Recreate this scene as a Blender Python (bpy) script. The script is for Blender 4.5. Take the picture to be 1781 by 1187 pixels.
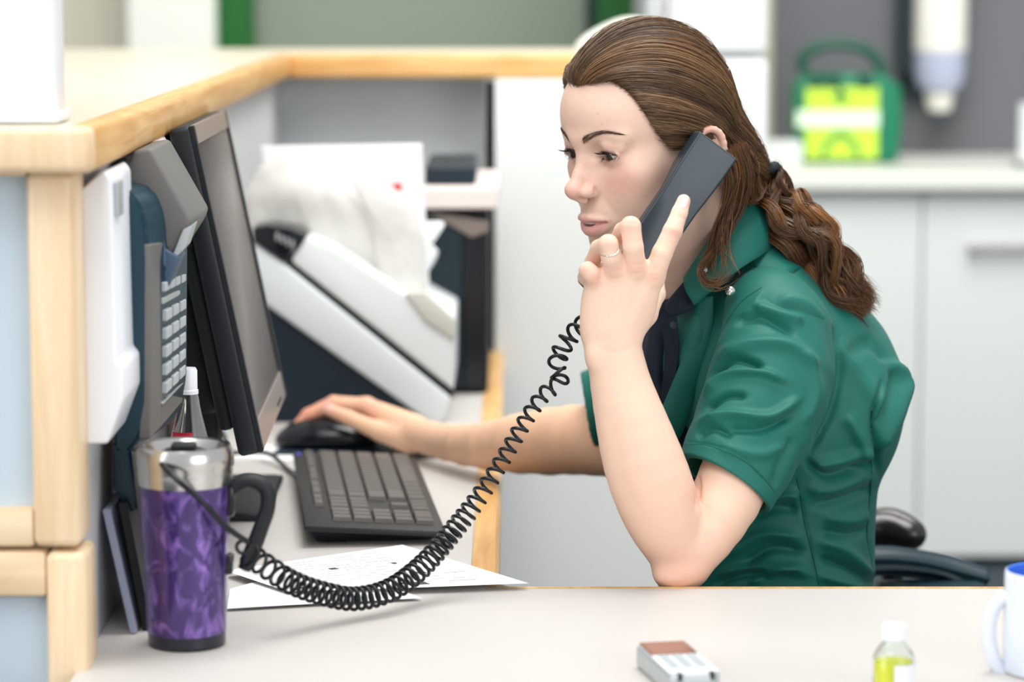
import bpy, bmesh, math, random
import numpy as np
from mathutils import Vector, Matrix
random.seed(7)
RNG = np.random.RandomState(11)
for o in list(bpy.data.objects): bpy.data.objects.remove(o)
SC = bpy.context.scene
COL = SC.collection
# ------------------------------------------------------------------ camera, sky, lights, exposure
FPX = 4947.0; ZC = 1.37; TILT = math.atan(0.130)
cam_d = bpy.data.cameras.new('camera'); cam = bpy.data.objects.new('camera', cam_d); COL.objects.link(cam)
cam.location = (0, 0, ZC); cam.rotation_euler = (math.pi/2 - TILT, 0, 0)
cam_d.sensor_width = 36; cam_d.lens = FPX/1781*36; cam_d.clip_start = 0.05; cam_d.clip_end = 60
cam_d.dof.use_dof = True; cam_d.dof.focus_distance = 3.06; cam_d.dof.aperture_fstop = 3.2
SC.camera = cam
wd = bpy.data.worlds.new('world'); SC.world = wd; wd.use_nodes = True
bgn = wd.node_tree.nodes['Background']; bgn.inputs[0].default_value = (0.93, 0.96, 1.0, 1); bgn.inputs[1].default_value = 0.66
def area(name, loc, target, size, power, col=(1, 1, 1), sy=None):
    d = bpy.data.lights.new(name, 'AREA'); d.energy = power; d.color = col; d.shape = 'RECTANGLE'
    d.size = size; d.size_y = sy or size
    o = bpy.data.objects.new(name, d); COL.objects.link(o); o.location = loc
    o.rotation_euler = (Vector(target) - Vector(loc)).to_track_quat('-Z', 'Y').to_euler()
    return o
area('ceiling_light_front', (-0.5, 1.6, 3.0), (0.1, 3.0, 0.9), 1.3, 25, (1, 0.98, 0.95))
area('window_light_left', (-3.0, 1.2, 2.0), (0.1, 3.1, 1.1), 1.8, 54, (0.93, 0.97, 1.0))
area('fill_light_right', (2.8, -0.9, 1.7), (-0.2, 3.2, 0.8), 2.6, 52, (0.98, 0.99, 1.0), 1.8)  # unseen fill added to brighten upright faces turned to the camera and right
area('fill_light_middle', (0.3, 3.3, 2.95), (0.3, 4.9, 0.4), 1.2, 44, (1, 0.99, 0.96))  # unseen fill added to brighten the fronts of the white panels
area('ceiling_light_back', (1.0, 5.2, 3.0), (1.0, 6.5, 0.8), 1.4, 56, (1, 0.98, 0.94))
SC.view_settings.view_transform = 'Standard'; SC.view_settings.look = 'None'
SC.view_settings.exposure = 0.22; SC.view_settings.gamma = 1; SC.view_settings.use_curve_mapping = False

# ------------------------------------------------------------------ helpers
CT, ST = math.cos(TILT), math.sin(TILT)
def ray(px, py):
    a, b = px-890.5, 593.5-py
    return np.array([a, CT*FPX + ST*b, -ST*FPX + CT*b])
def W(px, py, Y):                       # the place that the photograph shows at this point, at distance Y
    d = ray(px, py); return np.array([0, 0, ZC]) + d*(Y/d[1])
def D(px, py, z):                       # ... on the horizontal plane at height z
    d = ray(px, py); return np.array([0, 0, ZC]) + d*((z-ZC)/d[2])
def mpp(Y): return Y/FPX                # metres per pixel at distance Y
def project(P):
    P = np.asarray(P, float); x = P[..., 0]; y = P[..., 1]; z = P[..., 2]-ZC
    f = y*CT - z*ST; u = y*ST + z*CT
    return np.stack([890.5 + FPX*x/f, 593.5 - FPX*u/f], -1)

def s2l(c):
    return tuple(((v/255.)/12.92 if v/255. <= 0.04045 else ((v/255.+0.055)/1.055)**2.4) for v in c)
MATS = {}
def mat(name, rgb, rough=0.5, metal=0, spec=0.5, noise=0, nscale=8, bump=0, bscale=60, trans=0, ior=1.45, sss=0, sheen=0, coat=0, vcol=False, alpha=1, dark=0.8, stretch=None, emit=0):
    m = bpy.data.materials.new(name); m.use_nodes = True; nt = m.node_tree; b = nt.nodes['Principled BSDF']
    c = s2l(rgb)+(1,)
    b.inputs['Base Color'].default_value = c; b.inputs['Roughness'].default_value = rough
    b.inputs['Metallic'].default_value = metal; b.inputs['Specular IOR Level'].default_value = spec
    b.inputs['IOR'].default_value = ior; b.inputs['Transmission Weight'].default_value = trans
    b.inputs['Sheen Weight'].default_value = sheen; b.inputs['Coat Weight'].default_value = coat
    b.inputs['Alpha'].default_value = alpha
    if emit: b.inputs['Emission Color'].default_value = c; b.inputs['Emission Strength'].default_value = emit
    if sss:
        b.inputs['Subsurface Weight'].default_value = sss; b.inputs['Subsurface Radius'].default_value = (0.9, 0.35, 0.2); b.inputs['Subsurface Scale'].default_value = 0.006
    tc = nt.nodes.new('ShaderNodeTexCoord'); mp = nt.nodes.new('ShaderNodeMapping'); nt.links.new(tc.outputs['Object'], mp.inputs[0])
    if stretch: mp.inputs['Scale'].default_value = stretch
    src = None
    if vcol:
        va = nt.nodes.new('ShaderNodeVertexColor'); va.layer_name = 'Col'; src = va.outputs[0]
    nz = nt.nodes.new('ShaderNodeTexNoise'); nz.inputs['Scale'].default_value = nscale; nz.inputs['Detail'].default_value = 5
    nt.links.new(mp.outputs[0], nz.inputs['Vector'])
    if noise or vcol:
        mx = nt.nodes.new('ShaderNodeMix'); mx.data_type = 'RGBA'; mx.blend_type = 'MULTIPLY'
        mx.inputs[6].default_value = c
        if src: nt.links.new(src, mx.inputs[6])
        cr = nt.nodes.new('ShaderNodeValToRGB'); cr.color_ramp.elements[0].position = 0.35; cr.color_ramp.elements[1].position = 0.7
        cr.color_ramp.elements[0].color = (dark, dark, dark, 1); cr.color_ramp.elements[1].color = (1, 1, 1, 1)
        nt.links.new(nz.outputs[0], cr.inputs[0]); nt.links.new(cr.outputs[0], mx.inputs[7]); mx.inputs[0].default_value = noise
        nt.links.new(mx.outputs[2], b.inputs['Base Color'])
    if bump:
        n2 = nt.nodes.new('ShaderNodeTexNoise'); n2.inputs['Scale'].default_value = bscale; n2.inputs['Detail'].default_value = 4
        nt.links.new(mp.outputs[0], n2.inputs['Vector'])
        bp = nt.nodes.new('ShaderNodeBump'); bp.inputs['Strength'].default_value = bump; bp.inputs['Distance'].default_value = 0.001
        nt.links.new(n2.outputs[0], bp.inputs['Height']); nt.links.new(bp.outputs[0], b.inputs['Normal'])
    MATS[name] = m
    return m
def woodmat(name, ca, cb, stretch, scale=14):
    m = mat(name, ca, rough=0.45, bump=0.1, bscale=90, coat=0.15, stretch=stretch); nt = m.node_tree; b = nt.nodes['Principled BSDF']
    mp = [n for n in nt.nodes if n.type == 'MAPPING'][0]
    n = nt.nodes.new('ShaderNodeTexNoise'); n.inputs['Scale'].default_value = scale; n.inputs['Detail'].default_value = 6; n.inputs['Distortion'].default_value = 1.2
    cr = nt.nodes.new('ShaderNodeValToRGB'); cr.color_ramp.elements[0].position = 0.3; cr.color_ramp.elements[1].position = 0.7
    cr.color_ramp.elements[0].color = s2l(cb)+(1,); cr.color_ramp.elements[1].color = s2l(ca)+(1,)
    nt.links.new(mp.outputs[0], n.inputs['Vector']); nt.links.new(n.outputs[0], cr.inputs[0]); nt.links.new(cr.outputs[0], b.inputs['Base Color'])
    return m

def fast_mesh(name, V, F, m=None, parent=None, smooth=True, col=None):
    V = np.asarray(V, np.float32); F = np.asarray(F, np.int32); n = F.shape[1]
    me = bpy.data.meshes.new(name); me.vertices.add(len(V)); me.vertices.foreach_set('co', V.ravel())
    me.loops.add(F.size); me.loops.foreach_set('vertex_index', F.ravel())
    me.polygons.add(len(F)); me.polygons.foreach_set('loop_start', np.arange(0, F.size, n, dtype=np.int32))
    me.polygons.foreach_set('loop_total', np.full(len(F), n, np.int32))
    me.polygons.foreach_set('use_smooth', np.full(len(F), smooth, bool))
    me.update(calc_edges=True); me.validate()
    if col is not None:
        a = me.color_attributes.new('Col', 'FLOAT_COLOR', 'POINT')
        c = np.concatenate([np.asarray(col, np.float32), np.ones((len(V), 1), np.float32)], 1); a.data.foreach_set('color', c.ravel())
    return link(name, me, m, parent)
def link(name, me, m=None, parent=None):
    o = bpy.data.objects.new(name, me); COL.objects.link(o)
    for k in (m if isinstance(m, (list, tuple)) else [m]):
        if k: me.materials.append(MATS[k] if isinstance(k, str) else k)
    if parent: 
        o.parent = parent; o.matrix_parent_inverse = Matrix.Translation(parent.location).inverted() if parent.type == 'EMPTY' else Matrix()
    return o
def thing(name, label, cat, loc=(0, 0, 0), group=None):
    o = bpy.data.objects.new(name, None); COL.objects.link(o); o.location = Vector([float(v) for v in loc]); o.empty_display_size = 0.05
    return tag(o, label, cat, group)
def tag(o, label, cat, group=None):
    o['label'] = label; o['category'] = cat
    if group: o['group'] = group
    return o
def struct(o): o['kind'] = 'structure'; return o

class B:                                # collects shapes into one mesh
    def __init__(s): s.bm = bmesh.new()
    def box(s, lo, hi, bev=0, seg=2, M=None):
        lo = np.minimum(lo, hi), np.maximum(lo, hi); c = (lo[0]+lo[1])/2; d = lo[1]-lo[0]
        t = bmesh.new(); bmesh.ops.create_cube(t, size=1, matrix=Matrix.Translation(Vector(c)) @ Matrix.Diagonal((*d, 1)))
        if bev: bmesh.ops.bevel(t, geom=t.edges[:], offset=bev, segments=seg, affect='EDGES', profile=0.5)
        return s._add(t, M)
    def _add(s, t, M=None):
        if M is not None: t.transform(M)
        me = bpy.data.meshes.new('t'); t.to_mesh(me); t.free(); s.bm.from_mesh(me); bpy.data.meshes.remove(me); return s
    def prism(s, pts, vec, bev=0, seg=2, M=None):       # planar polygon swept by a vector
        t = bmesh.new(); v = [t.verts.new(Vector(p)) for p in pts]; f = t.faces.new(v)
        r = bmesh.ops.extrude_face_region(t, geom=[f]); nv = [g for g in r['geom'] if isinstance(g, bmesh.types.BMVert)]
        bmesh.ops.translate(t, verts=nv, vec=Vector(vec)); bmesh.ops.recalc_face_normals(t, faces=t.faces[:])
        if bev: bmesh.ops.bevel(t, geom=t.edges[:], offset=bev, segments=seg, affect='EDGES', profile=0.5, clamp_overlap=True)
        return s._add(t, M)
    def lathe(s, prof, c=(0, 0, 0), seg=48, M=None, closed=False):
        t = bmesh.new(); rings = []
        for r, z in prof:
            if r < 1e-6: rings.append([t.verts.new((c[0], c[1], c[2]+z))]*seg)
            else: rings.append([t.verts.new((c[0]+r*math.cos(2*math.pi*i/seg), c[1]+r*math.sin(2*math.pi*i/seg), c[2]+z)) for i in range(seg)])
        for a, b in zip(rings[:-1], rings[1:]):
            for i in range(seg):
                j = (i+1) % seg; vs = []
                for v in (a[i], a[j], b[j], b[i]):
                    if v not in vs: vs.append(v)
                if len(vs) > 2: t.faces.new(vs)
        if closed:
            for i in range(seg): j = (i+1) % seg; t.faces.new((rings[-1][i], rings[-1][j], rings[0][j], rings[0][i]))
        bmesh.ops.recalc_face_normals(t, faces=t.faces[:])
        return s._add(t, M)
    def tube(s, pts, r, seg=10, cap=True):
        V, F = tubes(np.array([pts]), np.array([np.broadcast_to(r, (len(pts),))]), seg)
        t = bmesh.new(); vs = [t.verts.new(v) for v in V]
        for f in F: t.faces.new([vs[i] for i in f])
        if cap:
            t.faces.new(vs[:seg][::-1]); t.faces.new(vs[-seg:])
        return s._add(t)
    def build(s, name, m, parent=None, smooth=False, angle=None):
        me = bpy.data.meshes.new(name); s.bm.to_mesh(me); s.bm.free()
        if smooth: me.polygons.foreach_set('use_smooth', [True]*len(me.polygons))
        o = link(name, me, m, parent)
        if smooth and angle is None: angle = 40
        if smooth: me.set_sharp_from_angle(angle=math.radians(angle))
        return o

def spline(P, n, closed=False):
    P = np.asarray(P, float); m = len(P)
    t = np.linspace(0, m-1, n); i = np.clip(t.astype(int), 0, m-2); u = (t-i)[:, None]
    Q = np.vstack([2*P[0]-P[1], P, 2*P[-1]-P[-2]])
    a, b, c, d = Q[i], Q[i+1], Q[i+2], Q[i+3]
    return 0.5*((2*b) + (-a+c)*u + (2*a-5*b+4*c-d)*u*u + (-a+3*b-3*c+d)*u**3)
def tubes(P, R, seg=4, ref=(0.13, -0.9, 0.42)):     # P (N,M,3) paths, R (N,M) radii -> one mesh of tapered strands
    P = np.asarray(P, float); N, M_, _ = P.shape
    T = np.gradient(P, axis=1); T /= np.linalg.norm(T, axis=2, keepdims=True)+1e-12
    if N == 1:                                      # parallel transport
        n = np.zeros((M_, 3)); n0 = np.cross(T[0, 0], ref); 
        if np.linalg.norm(n0) < 1e-3: n0 = np.cross(T[0, 0], (1, 0, 0))
        n[0] = n0/np.linalg.norm(n0)
        for k in range(1, M_):
            v = n[k-1]-T[0, k]*np.dot(n[k-1], T[0, k]); n[k] = v/np.linalg.norm(v)
        A = n[None]
    else:
        A = np.cross(T, np.asarray(ref)); A /= np.linalg.norm(A, axis=2, keepdims=True)+1e-9
    Bn = np.cross(T, A)
    th = np.arange(seg)*2*np.pi/seg
    V = P[:, :, None] + R[:, :, None, None]*(np.cos(th)[None, None, :, None]*A[:, :, None] + np.sin(th)[None, None, :, None]*Bn[:, :, None])
    idx = np.arange(N*M_*seg).reshape(N, M_, seg); a = idx[:, :-1]; b = idx[:, 1:]
    F = np.stack([a, np.roll(a, -1, 2), np.roll(b, -1, 2), b], -1).reshape(-1, 4)
    return V.reshape(-1, 3), F

# ---- smooth blended solids, meshed on a grid
def smin(a, b, k):
    h = np.clip(0.5+0.5*(b-a)/k, 0, 1); return b+(a-b)*h-k*h*(1-h)
class Field:
    def __init__(s): s.ops = []
    def _p(s, f, lo, hi, k, mode, bl): s.ops.append((f, np.array(lo, float), np.array(hi, float), max(k, 1e-6), mode)); return s
    def ell(s, c, r, k=0.01, R=None, mode='+'):
        c = np.array(c, float); r = np.array(r, float)*np.ones(3); Rm = np.eye(3) if R is None else np.array(R)   # rows of R: local axes
        e = np.sqrt(((Rm*r[:, None])**2).sum(0))
        def f(X, Y, Z):
            x, y, z = X-c[0], Y-c[1], Z-c[2]
            if R is None: a, b, d = x, y, z
            else: a, b, d = [Rm[i, 0]*x+Rm[i, 1]*y+Rm[i, 2]*z for i in range(3)]
            k0 = np.sqrt((a/r[0])**2+(b/r[1])**2+(d/r[2])**2); k1 = np.sqrt((a/r[0]**2)**2+(b/r[1]**2)**2+(d/r[2]**2)**2)+1e-9
            return k0*(k0-1)/k1
        return s._p(f, c-e, c+e, k, mode, 0)
    def cone(s, a, b, ra, rb, k=0.01, flat=None, q=1, mode='+'):    # flat: axis along which thickness is scaled by q
        a = np.array(a, float); b = np.array(b, float); ab = b-a; L = np.dot(ab, ab)+1e-12; m = max(ra, rb)*max(1, q)
        if flat is not None: n = np.array(flat, float); n /= np.linalg.norm(n)
        def f(X, Y, Z):
            x, y, z = X-a[0], Y-a[1], Z-a[2]
            t = np.clip((x*ab[0]+y*ab[1]+z*ab[2])/L, 0, 1)
            x, y, z = x-t*ab[0], y-t*ab[1], z-t*ab[2]; r = ra+(rb-ra)*t
            d2 = x*x+y*y+z*z
            if flat is None: return np.sqrt(d2)-r
            g = x*n[0]+y*n[1]+z*n[2]; d = np.sqrt(d2+g*g*(1/q**2-1))
            return (d-r)*(q if q < 1 else 1)
        return s._p(f, np.minimum(a, b)-m, np.maximum(a, b)+m, k, mode, 0)
    def chain(s, P, R, k=0.01, flat=None, q=1, n=None, mode='+'):
        P = np.array(P, float); R = np.array(R, float)
        if n: X = spline(np.column_stack([P, R]), n); P, R = X[:, :3], X[:, 3]
        for i in range(len(P)-1): s.cone(P[i], P[i+1], R[i], R[i+1], k if i == 0 else min(k, 0.004), flat, q, mode)
        return s
    def plane(s, p, n, k=0.001, mode='-'):        # cut away the side the normal points to
        p = np.array(p, float); n = np.array(n, float); n /= np.linalg.norm(n)
        f = lambda X, Y, Z: -((X-p[0])*n[0]+(Y-p[1])*n[1]+(Z-p[2])*n[2])
        return s._p(f, [-9]*3, [9]*3, k, mode, 0)
    def eval(s, P):
        P = np.asarray(P, float); X, Y, Z = P[..., 0], P[..., 1], P[..., 2]; d = np.full(X.shape, 0.2)
        for f, lo, hi, k, mode in s.ops:
            v = f(X, Y, Z); d = smin(d, v, k) if mode == '+' else -smin(-d, v, k)
        return d
    def mesh(s, h, lo=None, hi=None, post=None):
        pl = [o for o in s.ops if o[4] == '+']
        lo = np.min([o[1] for o in pl], 0)-0.006 if lo is None else np.array(lo, float)
        hi = np.max([o[2] for o in pl], 0)+0.006 if hi is None else np.array(hi, float)
        n = np.ceil((hi-lo)/h).astype(int)+1
        ax = [(lo[i]+h*np.arange(n[i])).astype(np.float32) for i in range(3)]
        d = np.full(n, 0.2, np.float32)
        for f, a, b, k, mode in s.ops:
            pad = k+4*h+0.002
            i0 = np.clip(np.floor((a-pad-lo)/h).astype(int), 0, n); i1 = np.clip(np.ceil((b+pad-lo)/h).astype(int)+1, 0, n)
            if (i1 <= i0).any(): continue
            sl = tuple(slice(i0[j], i1[j]) for j in range(3))
            v = f(ax[0][sl[0]][:, None, None], ax[1][sl[1]][None, :, None], ax[2][sl[2]][None, None, :]).astype(np.float32)
            d[sl] = smin(d[sl], v, k) if mode == '+' else -smin(-d[sl], v, k)
        if post is not None: d = post(d, ax)
        d[0] = d[-1] = 0.1; d[:, 0] = d[:, -1] = 0.1; d[:, :, 0] = d[:, :, -1] = 0.1
        return nets(d, lo, h)
def nets(d, lo, h):
    S = (d < 0); c = np.zeros(tuple(np.array(d.shape)-1), np.int8)
    cor = [(i, j, k) for i in (0, 1) for j in (0, 1) for k in (0, 1)]
    for i, j, k in cor: c += S[i:S.shape[0]-1+i, j:S.shape[1]-1+j, k:S.shape[2]-1+k]
    act = (c > 0) & (c < 8); cells = np.argwhere(act); idx = np.full(c.shape, -1, np.int32); idx[act] = np.arange(len(cells))
    pos = np.zeros((len(cells), 3)); cnt = np.zeros(len(cells))
    val = {q: d[cells[:, 0]+q[0], cells[:, 1]+q[1], cells[:, 2]+q[2]] for q in cor}
    for q in cor:
        for axx in range(3):
            if q[axx] == 0:
                r = list(q); r[axx] = 1; r = tuple(r); va, vb = val[q], val[r]; m = (va < 0) != (vb < 0)
                t = np.where(m, va/(va-vb+1e-20), 0); p = np.array(q, float)+t[:, None]*(np.array(r)-np.array(q)); pos += p*m[:, None]; cnt += m
    V = lo+h*(cells+pos/cnt[:, None]); Fs = []
    for axx in range(3):
        a, b = [(1, 2), (2, 0), (0, 1)][axx]
        s0 = [slice(None)]*3; s1 = [slice(None)]*3; s0[axx] = slice(0, -1); s1[axx] = slice(1, None)
        A, Bb = S[tuple(s0)], S[tuple(s1)]; e = np.argwhere(A != Bb)
        e = e[(e[:, a] > 0) & (e[:, b] > 0) & (e[:, a] < d.shape[a]-1) & (e[:, b] < d.shape[b]-1)]
        fl = A[e[:, 0], e[:, 1], e[:, 2]]
        def g(da, db):
            x = e.copy(); x[:, a] -= da; x[:, b] -= db; return idx[x[:, 0], x[:, 1], x[:, 2]]
        Q = np.stack([g(1, 1), g(0, 1), g(0, 0), g(1, 0)], 1); Q[~fl] = Q[~fl][:, ::-1]; Fs.append(Q)
    return V, np.vstack(Fs)
def vnormals(V, F):
    n = np.cross(V[F[:, 2]]-V[F[:, 0]], V[F[:, 3]]-V[F[:, 1]]); N = np.zeros_like(V)
    for i in range(4): 
        for c in range(3): N[:, c] += np.bincount(F[:, i], n[:, c], len(V))
    return N/(np.linalg.norm(N, axis=1, keepdims=True)+1e-12)
def relax(V, F, it=2, lam=0.5, w=None):
    E = np.vstack([F[:, [0, 1]], F[:, [1, 2]], F[:, [2, 3]], F[:, [3, 0]]]); cnt = np.bincount(E[:, 0], minlength=len(V))+np.bincount(E[:, 1], minlength=len(V))
    for _ in range(it):
        S = np.zeros_like(V)
        for c in range(3): S[:, c] = np.bincount(E[:, 0], V[E[:, 1], c], len(V))+np.bincount(E[:, 1], V[E[:, 0], c], len(V))
        dv = lam*(S/cnt[:, None]-V); V = V+(dv if w is None else dv*w[:, None])
    return V
def seg_dist(Q, poly):                   # distance from 2d/3d points to a polyline, with the run along it
    best = np.full(len(Q), 1e9); run = np.zeros(len(Q)); side = np.zeros(len(Q)); poly = np.asarray(poly, float)
    L = np.r_[0, np.cumsum(np.linalg.norm(np.diff(poly, axis=0), axis=1))]
    for i in range(len(poly)-1):
        a, b = poly[i], poly[i+1]; ab = b-a; t = np.clip((Q-a)@ab/(ab@ab), 0, 1); v = Q-(a+t[:, None]*ab); dd = np.linalg.norm(v, axis=1); m = dd < best
        best = np.where(m, dd, best); run = np.where(m, (L[i]+t*(L[i+1]-L[i]))/L[-1], run)
        if Q.shape[1] == 2: side = np.where(m, ab[0]*v[:, 1]-ab[1]*v[:, 0], side)
    return best, run, np.sign(side)
def snoise(P, seed=0, octaves=3, scale=10.):      # cheap smooth noise from rotated sines
    r = np.random.RandomState(seed); out = np.zeros(len(P)); amp = 1.; f = scale
    for o in range(octaves):
        for _ in range(5):
            d = r.normal(size=3); d /= np.linalg.norm(d); out += amp*np.sin(P@d*f*(0.7+0.6*r.rand())+r.rand()*6.28)/5
        f *= 2; amp *= 0.5
    return out
def folds(V, N, items, px=None, ymax=None):       # items: (polyline in photo points, half width px, height m)
    q = project(V) if px is None else px; face = -(N[:, 1]*0.98+N[:, 2]*-0.1); off = np.zeros(len(V))
    ok0 = face > 0.05
    if ymax is not None: ok0 &= V[:, 1] < ymax
    for it in items:
        poly, w, a = it[:3]; poly = spline(np.array(poly, float), max(8, 6*len(poly))) if len(poly) > 2 else np.array(poly, float)
        lo = poly.min(0)-3*w; hi = poly.max(0)+3*w; ok = ok0 & (q > lo).all(1) & (q < hi).all(1)
        if not ok.any(): continue
        d, run, side = seg_dist(q[ok], poly); e = np.exp(-(d/w)**2)*np.clip(np.minimum(run, 1-run)*6+0.12, 0, 1)
        off[ok] += a*e*np.clip(face[ok]*3, 0, 1)
        if len(it) > 3: off[ok] += it[3]*np.tanh(side*d/w)*np.exp(-(d/(2.5*w))**2)*np.clip(np.minimum(run, 1-run)*6, 0, 1)
    return V+N*off[:, None]
def text_mesh(s, size, extr=0.0004):
    cu = bpy.data.curves.new('t', 'FONT'); cu.body = s; cu.size = size; cu.extrude = extr; cu.align_x = 'CENTER'; cu.align_y = 'CENTER'
    o = bpy.data.objects.new('t', cu); COL.objects.link(o); dg = bpy.context.evaluated_depsgraph_get(); dg.update()
    me = bpy.data.meshes.new_from_object(o.evaluated_get(dg)); bpy.data.objects.remove(o); bpy.data.curves.remove(cu); return me
def frame_M(x, y, z, o):                  # local axes -> world matrix
    return Matrix(((x[0], y[0], z[0], o[0]), (x[1], y[1], z[1], o[1]), (x[2], y[2], z[2], o[2]), (0, 0, 0, 1)))
def unit(v): v = np.asarray(v, float); return v/np.linalg.norm(v)
# ------------------------------------------------------------------ materials
mat('laminate', (198, 194, 189), 0.42, noise=0.25, nscale=5, dark=0.94, spec=0.35)
mat('ledge_laminate', (214, 205, 184), 0.35, noise=0.25, nscale=5, dark=0.94)
woodmat('beech', (226, 182, 118), (196, 142, 78), (2, 22, 22), 2.2)
woodmat('beech_along', (228, 186, 122), (200, 148, 84), (22, 1.5, 22), 2.2)
woodmat('beech_pale', (238, 214, 180), (222, 190, 148), (20, 20, 1.4), 2.2)
woodmat('beech_rail', (238, 214, 180), (222, 190, 148), (1.4, 20, 20), 2.2)
mat('panel_white', (230, 232, 229), 0.5, noise=0.2, nscale=2, dark=0.95)
mat('panel_grey', (196, 202, 204), 0.6, noise=0.2, nscale=2, dark=0.95)
mat('panel_blue', (186, 200, 210), 0.5, noise=0.2, nscale=3, dark=0.96)
mat('inner_grey', (206, 207, 207), 0.55, noise=0.3, nscale=6, dark=0.92)
mat('white_gloss', (236, 239, 244), 0.3)
mat('white_paint', (212, 215, 214), 0.6)
mat('beige_wall', (214, 210, 190), 0.8, noise=0.2, nscale=2, dark=0.95)
mat('pillar_white', (232, 234, 222), 0.7)
mat('green_frame', (0, 92, 22), 0.45)
mat('door_greygreen', (132, 142, 124), 0.6, noise=0.3, nscale=2, dark=0.92)
mat('wall_darkgrey', (98, 100, 104), 0.6, noise=0.35, nscale=3, dark=0.9)
mat('cabinet', (214, 218, 215), 0.45, noise=0.2, nscale=2, dark=0.96)
mat('worktop', (216, 218, 208), 0.4, noise=0.3, nscale=30, dark=0.93)
mat('plinth', (22, 40, 46), 0.6)
mat('floor', (34, 50, 58), 0.6, noise=0.5, nscale=5)
mat('black_plastic', (7, 15, 22), 0.5, bump=0.15, bscale=400)
mat('black_soft', (14, 20, 24), 0.55)
mat('black_gloss', (14, 20, 26), 0.18)
mat('navy_dark', (4, 28, 42), 0.5)
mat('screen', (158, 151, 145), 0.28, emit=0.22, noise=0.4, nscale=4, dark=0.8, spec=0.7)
mat('bezel_front', (128, 116, 108), 0.3)
mat('steel', (200, 198, 194), 0.22, metal=1)
mat('chrome', (215, 215, 215), 0.12, metal=1)
m = woodmat('purple_shell', (142, 108, 194), (66, 44, 108), (1, 1, .6), 60); b = m.node_tree.nodes['Principled BSDF']; b.inputs['Metallic'].default_value = .55; b.inputs['Roughness'].default_value = .3; b.inputs['Coat Weight'].default_value = .6
[n for n in m.node_tree.nodes if n.type == 'VALTORGB'][-1].color_ramp.elements[0].position = .48
mat('purple_dark', (14, 16, 34), 0.3, coat=0.4)
mat('phone_teal', (14, 52, 66), 0.4)
mat('phone_grey', (106, 104, 101), 0.5)
mat('phone_blue', (68, 88, 110), 0.45)
mat('key_grey', (180, 186, 188), 0.5)
mat('key_black', (80, 75, 71), 0.38, bump=0.1, bscale=300)
mat('kb_body', (30, 29, 29), 0.45, bump=0.1, bscale=500)
mat('legend', (170, 170, 168), 0.6)
mat('handset', (36, 50, 58), 0.3, spec=0.55, bump=0.02, bscale=900)
mat('handset_edge', (88, 88, 76), 0.35)
mat('cord_black', (12, 17, 22), 0.34, spec=0.45)
mat('paper', (240, 241, 242), 0.8, noise=0.2, nscale=4, dark=0.96)
mat('print_grey', (222, 222, 226), 0.8)
mat('print_dark', (70, 72, 78), 0.8)
mat('red_ink', (214, 60, 60), 0.7)
mat('printer_white', (214, 220, 222), 0.45)
mat('printer_cream', (222, 226, 226), 0.45)
mat('plastic_film', (232, 230, 224), 0.25, noise=0.4, nscale=8, dark=0.9, alpha=0.62)
mat('pink_board', (226, 214, 208), 0.7)
mat('aid_green', (8, 112, 78), 0.35)
mat('aid_green_dark', (4, 78, 56), 0.35)
mat('aid_lime', (190, 226, 62), 0.5)
mat('aid_white', (214, 240, 210), 0.5)
mat('bottle_white', (224, 222, 212), 0.3)
mat('bottle_lilac', (172, 178, 200), 0.25)
mat('glass', (245, 250, 248), 0.02, trans=1, ior=1.33, alpha=1)
mat('vial_liquid', (252, 250, 60), 0.3)
mat('label_white', (232, 234, 244), 0.6)
mat('label_red', (190, 24, 52), 0.5)
mat('mug_white', (218, 224, 236), 0.2, coat=0.5)
mat('mug_blue', (70, 122, 222), 0.25)
mat('silver_plastic', (176, 182, 182), 0.35, metal=0.4)
mat('mobile_screen', (132, 88, 74), 0.12, spec=0.8)
mat('chair_black', (30, 26, 24), 0.25, coat=0.3)
mat('chair_teal', (12, 44, 54), 0.4)
mat('lilac', (206, 188, 222), 0.6)

# ------------------------------------------------------------------ room shell
X0 = -0.40                                   # inner face of the long counter
DESK = 0.72; LT = 1.23; LB = 1.19
struct(B().box((-6, -1, -0.05), (6, 7.3, 0)).build('floor', 'floor'))
struct(B().box((-6, 7.2, 0), (0.66, 7.35, 3)).build('wall_back', 'beige_wall'))
struct(B().box((0.66, 7.17, 0), (6, 7.35, 3)).build('wall_right', 'wall_darkgrey'))
c = W(225, 40, 7.0)[0], W(377, 40, 7.0)[0]
struct(B().box((c[0], 6.95, 0), (c[1], 7.2, 3), 0.01).build('trim_1', 'pillar_white'))
dx = [W(p, 40, 7.1)[0] for p in (377, 445, 1020, 1036, 1122)]
dr = thing('door_1', '', '', (dx[1], 7.15, 0)); del dr['label'], dr['category']; struct(dr)
struct(B().box((dx[0], 7.02, 0), (dx[1], 7.2, 2.2), 0.004).build('frame', 'green_frame', dr))
struct(B().box((dx[2], 7.06, 0), (dx[3], 7.2, 2.2), 0.004).box((dx[1], 7.06, 2.12), (dx[2], 7.2, 2.2)).build('dark_strip', 'plinth', dr))  # solid dark strips beside and above the door leaf
struct(B().box((dx[3], 7.02, 0), (dx[4], 7.2, 2.2), 0.004).build('frame', 'green_frame', dr))
struct(B().box((dx[1], 7.1, 0), (dx[2], 7.2, 2.12), 0.004).box((dx[1], 7.092, 0), (dx[1]+0.09, 7.1, 2.12)).build('door_leaf', 'door_greygreen', dr))
struct(B().box((dx[2]-0.16, 7.05, 0.94), (dx[2]-0.05, 7.1, 0.96), 0.006).build('door_handle', 'steel', dr))

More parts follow.
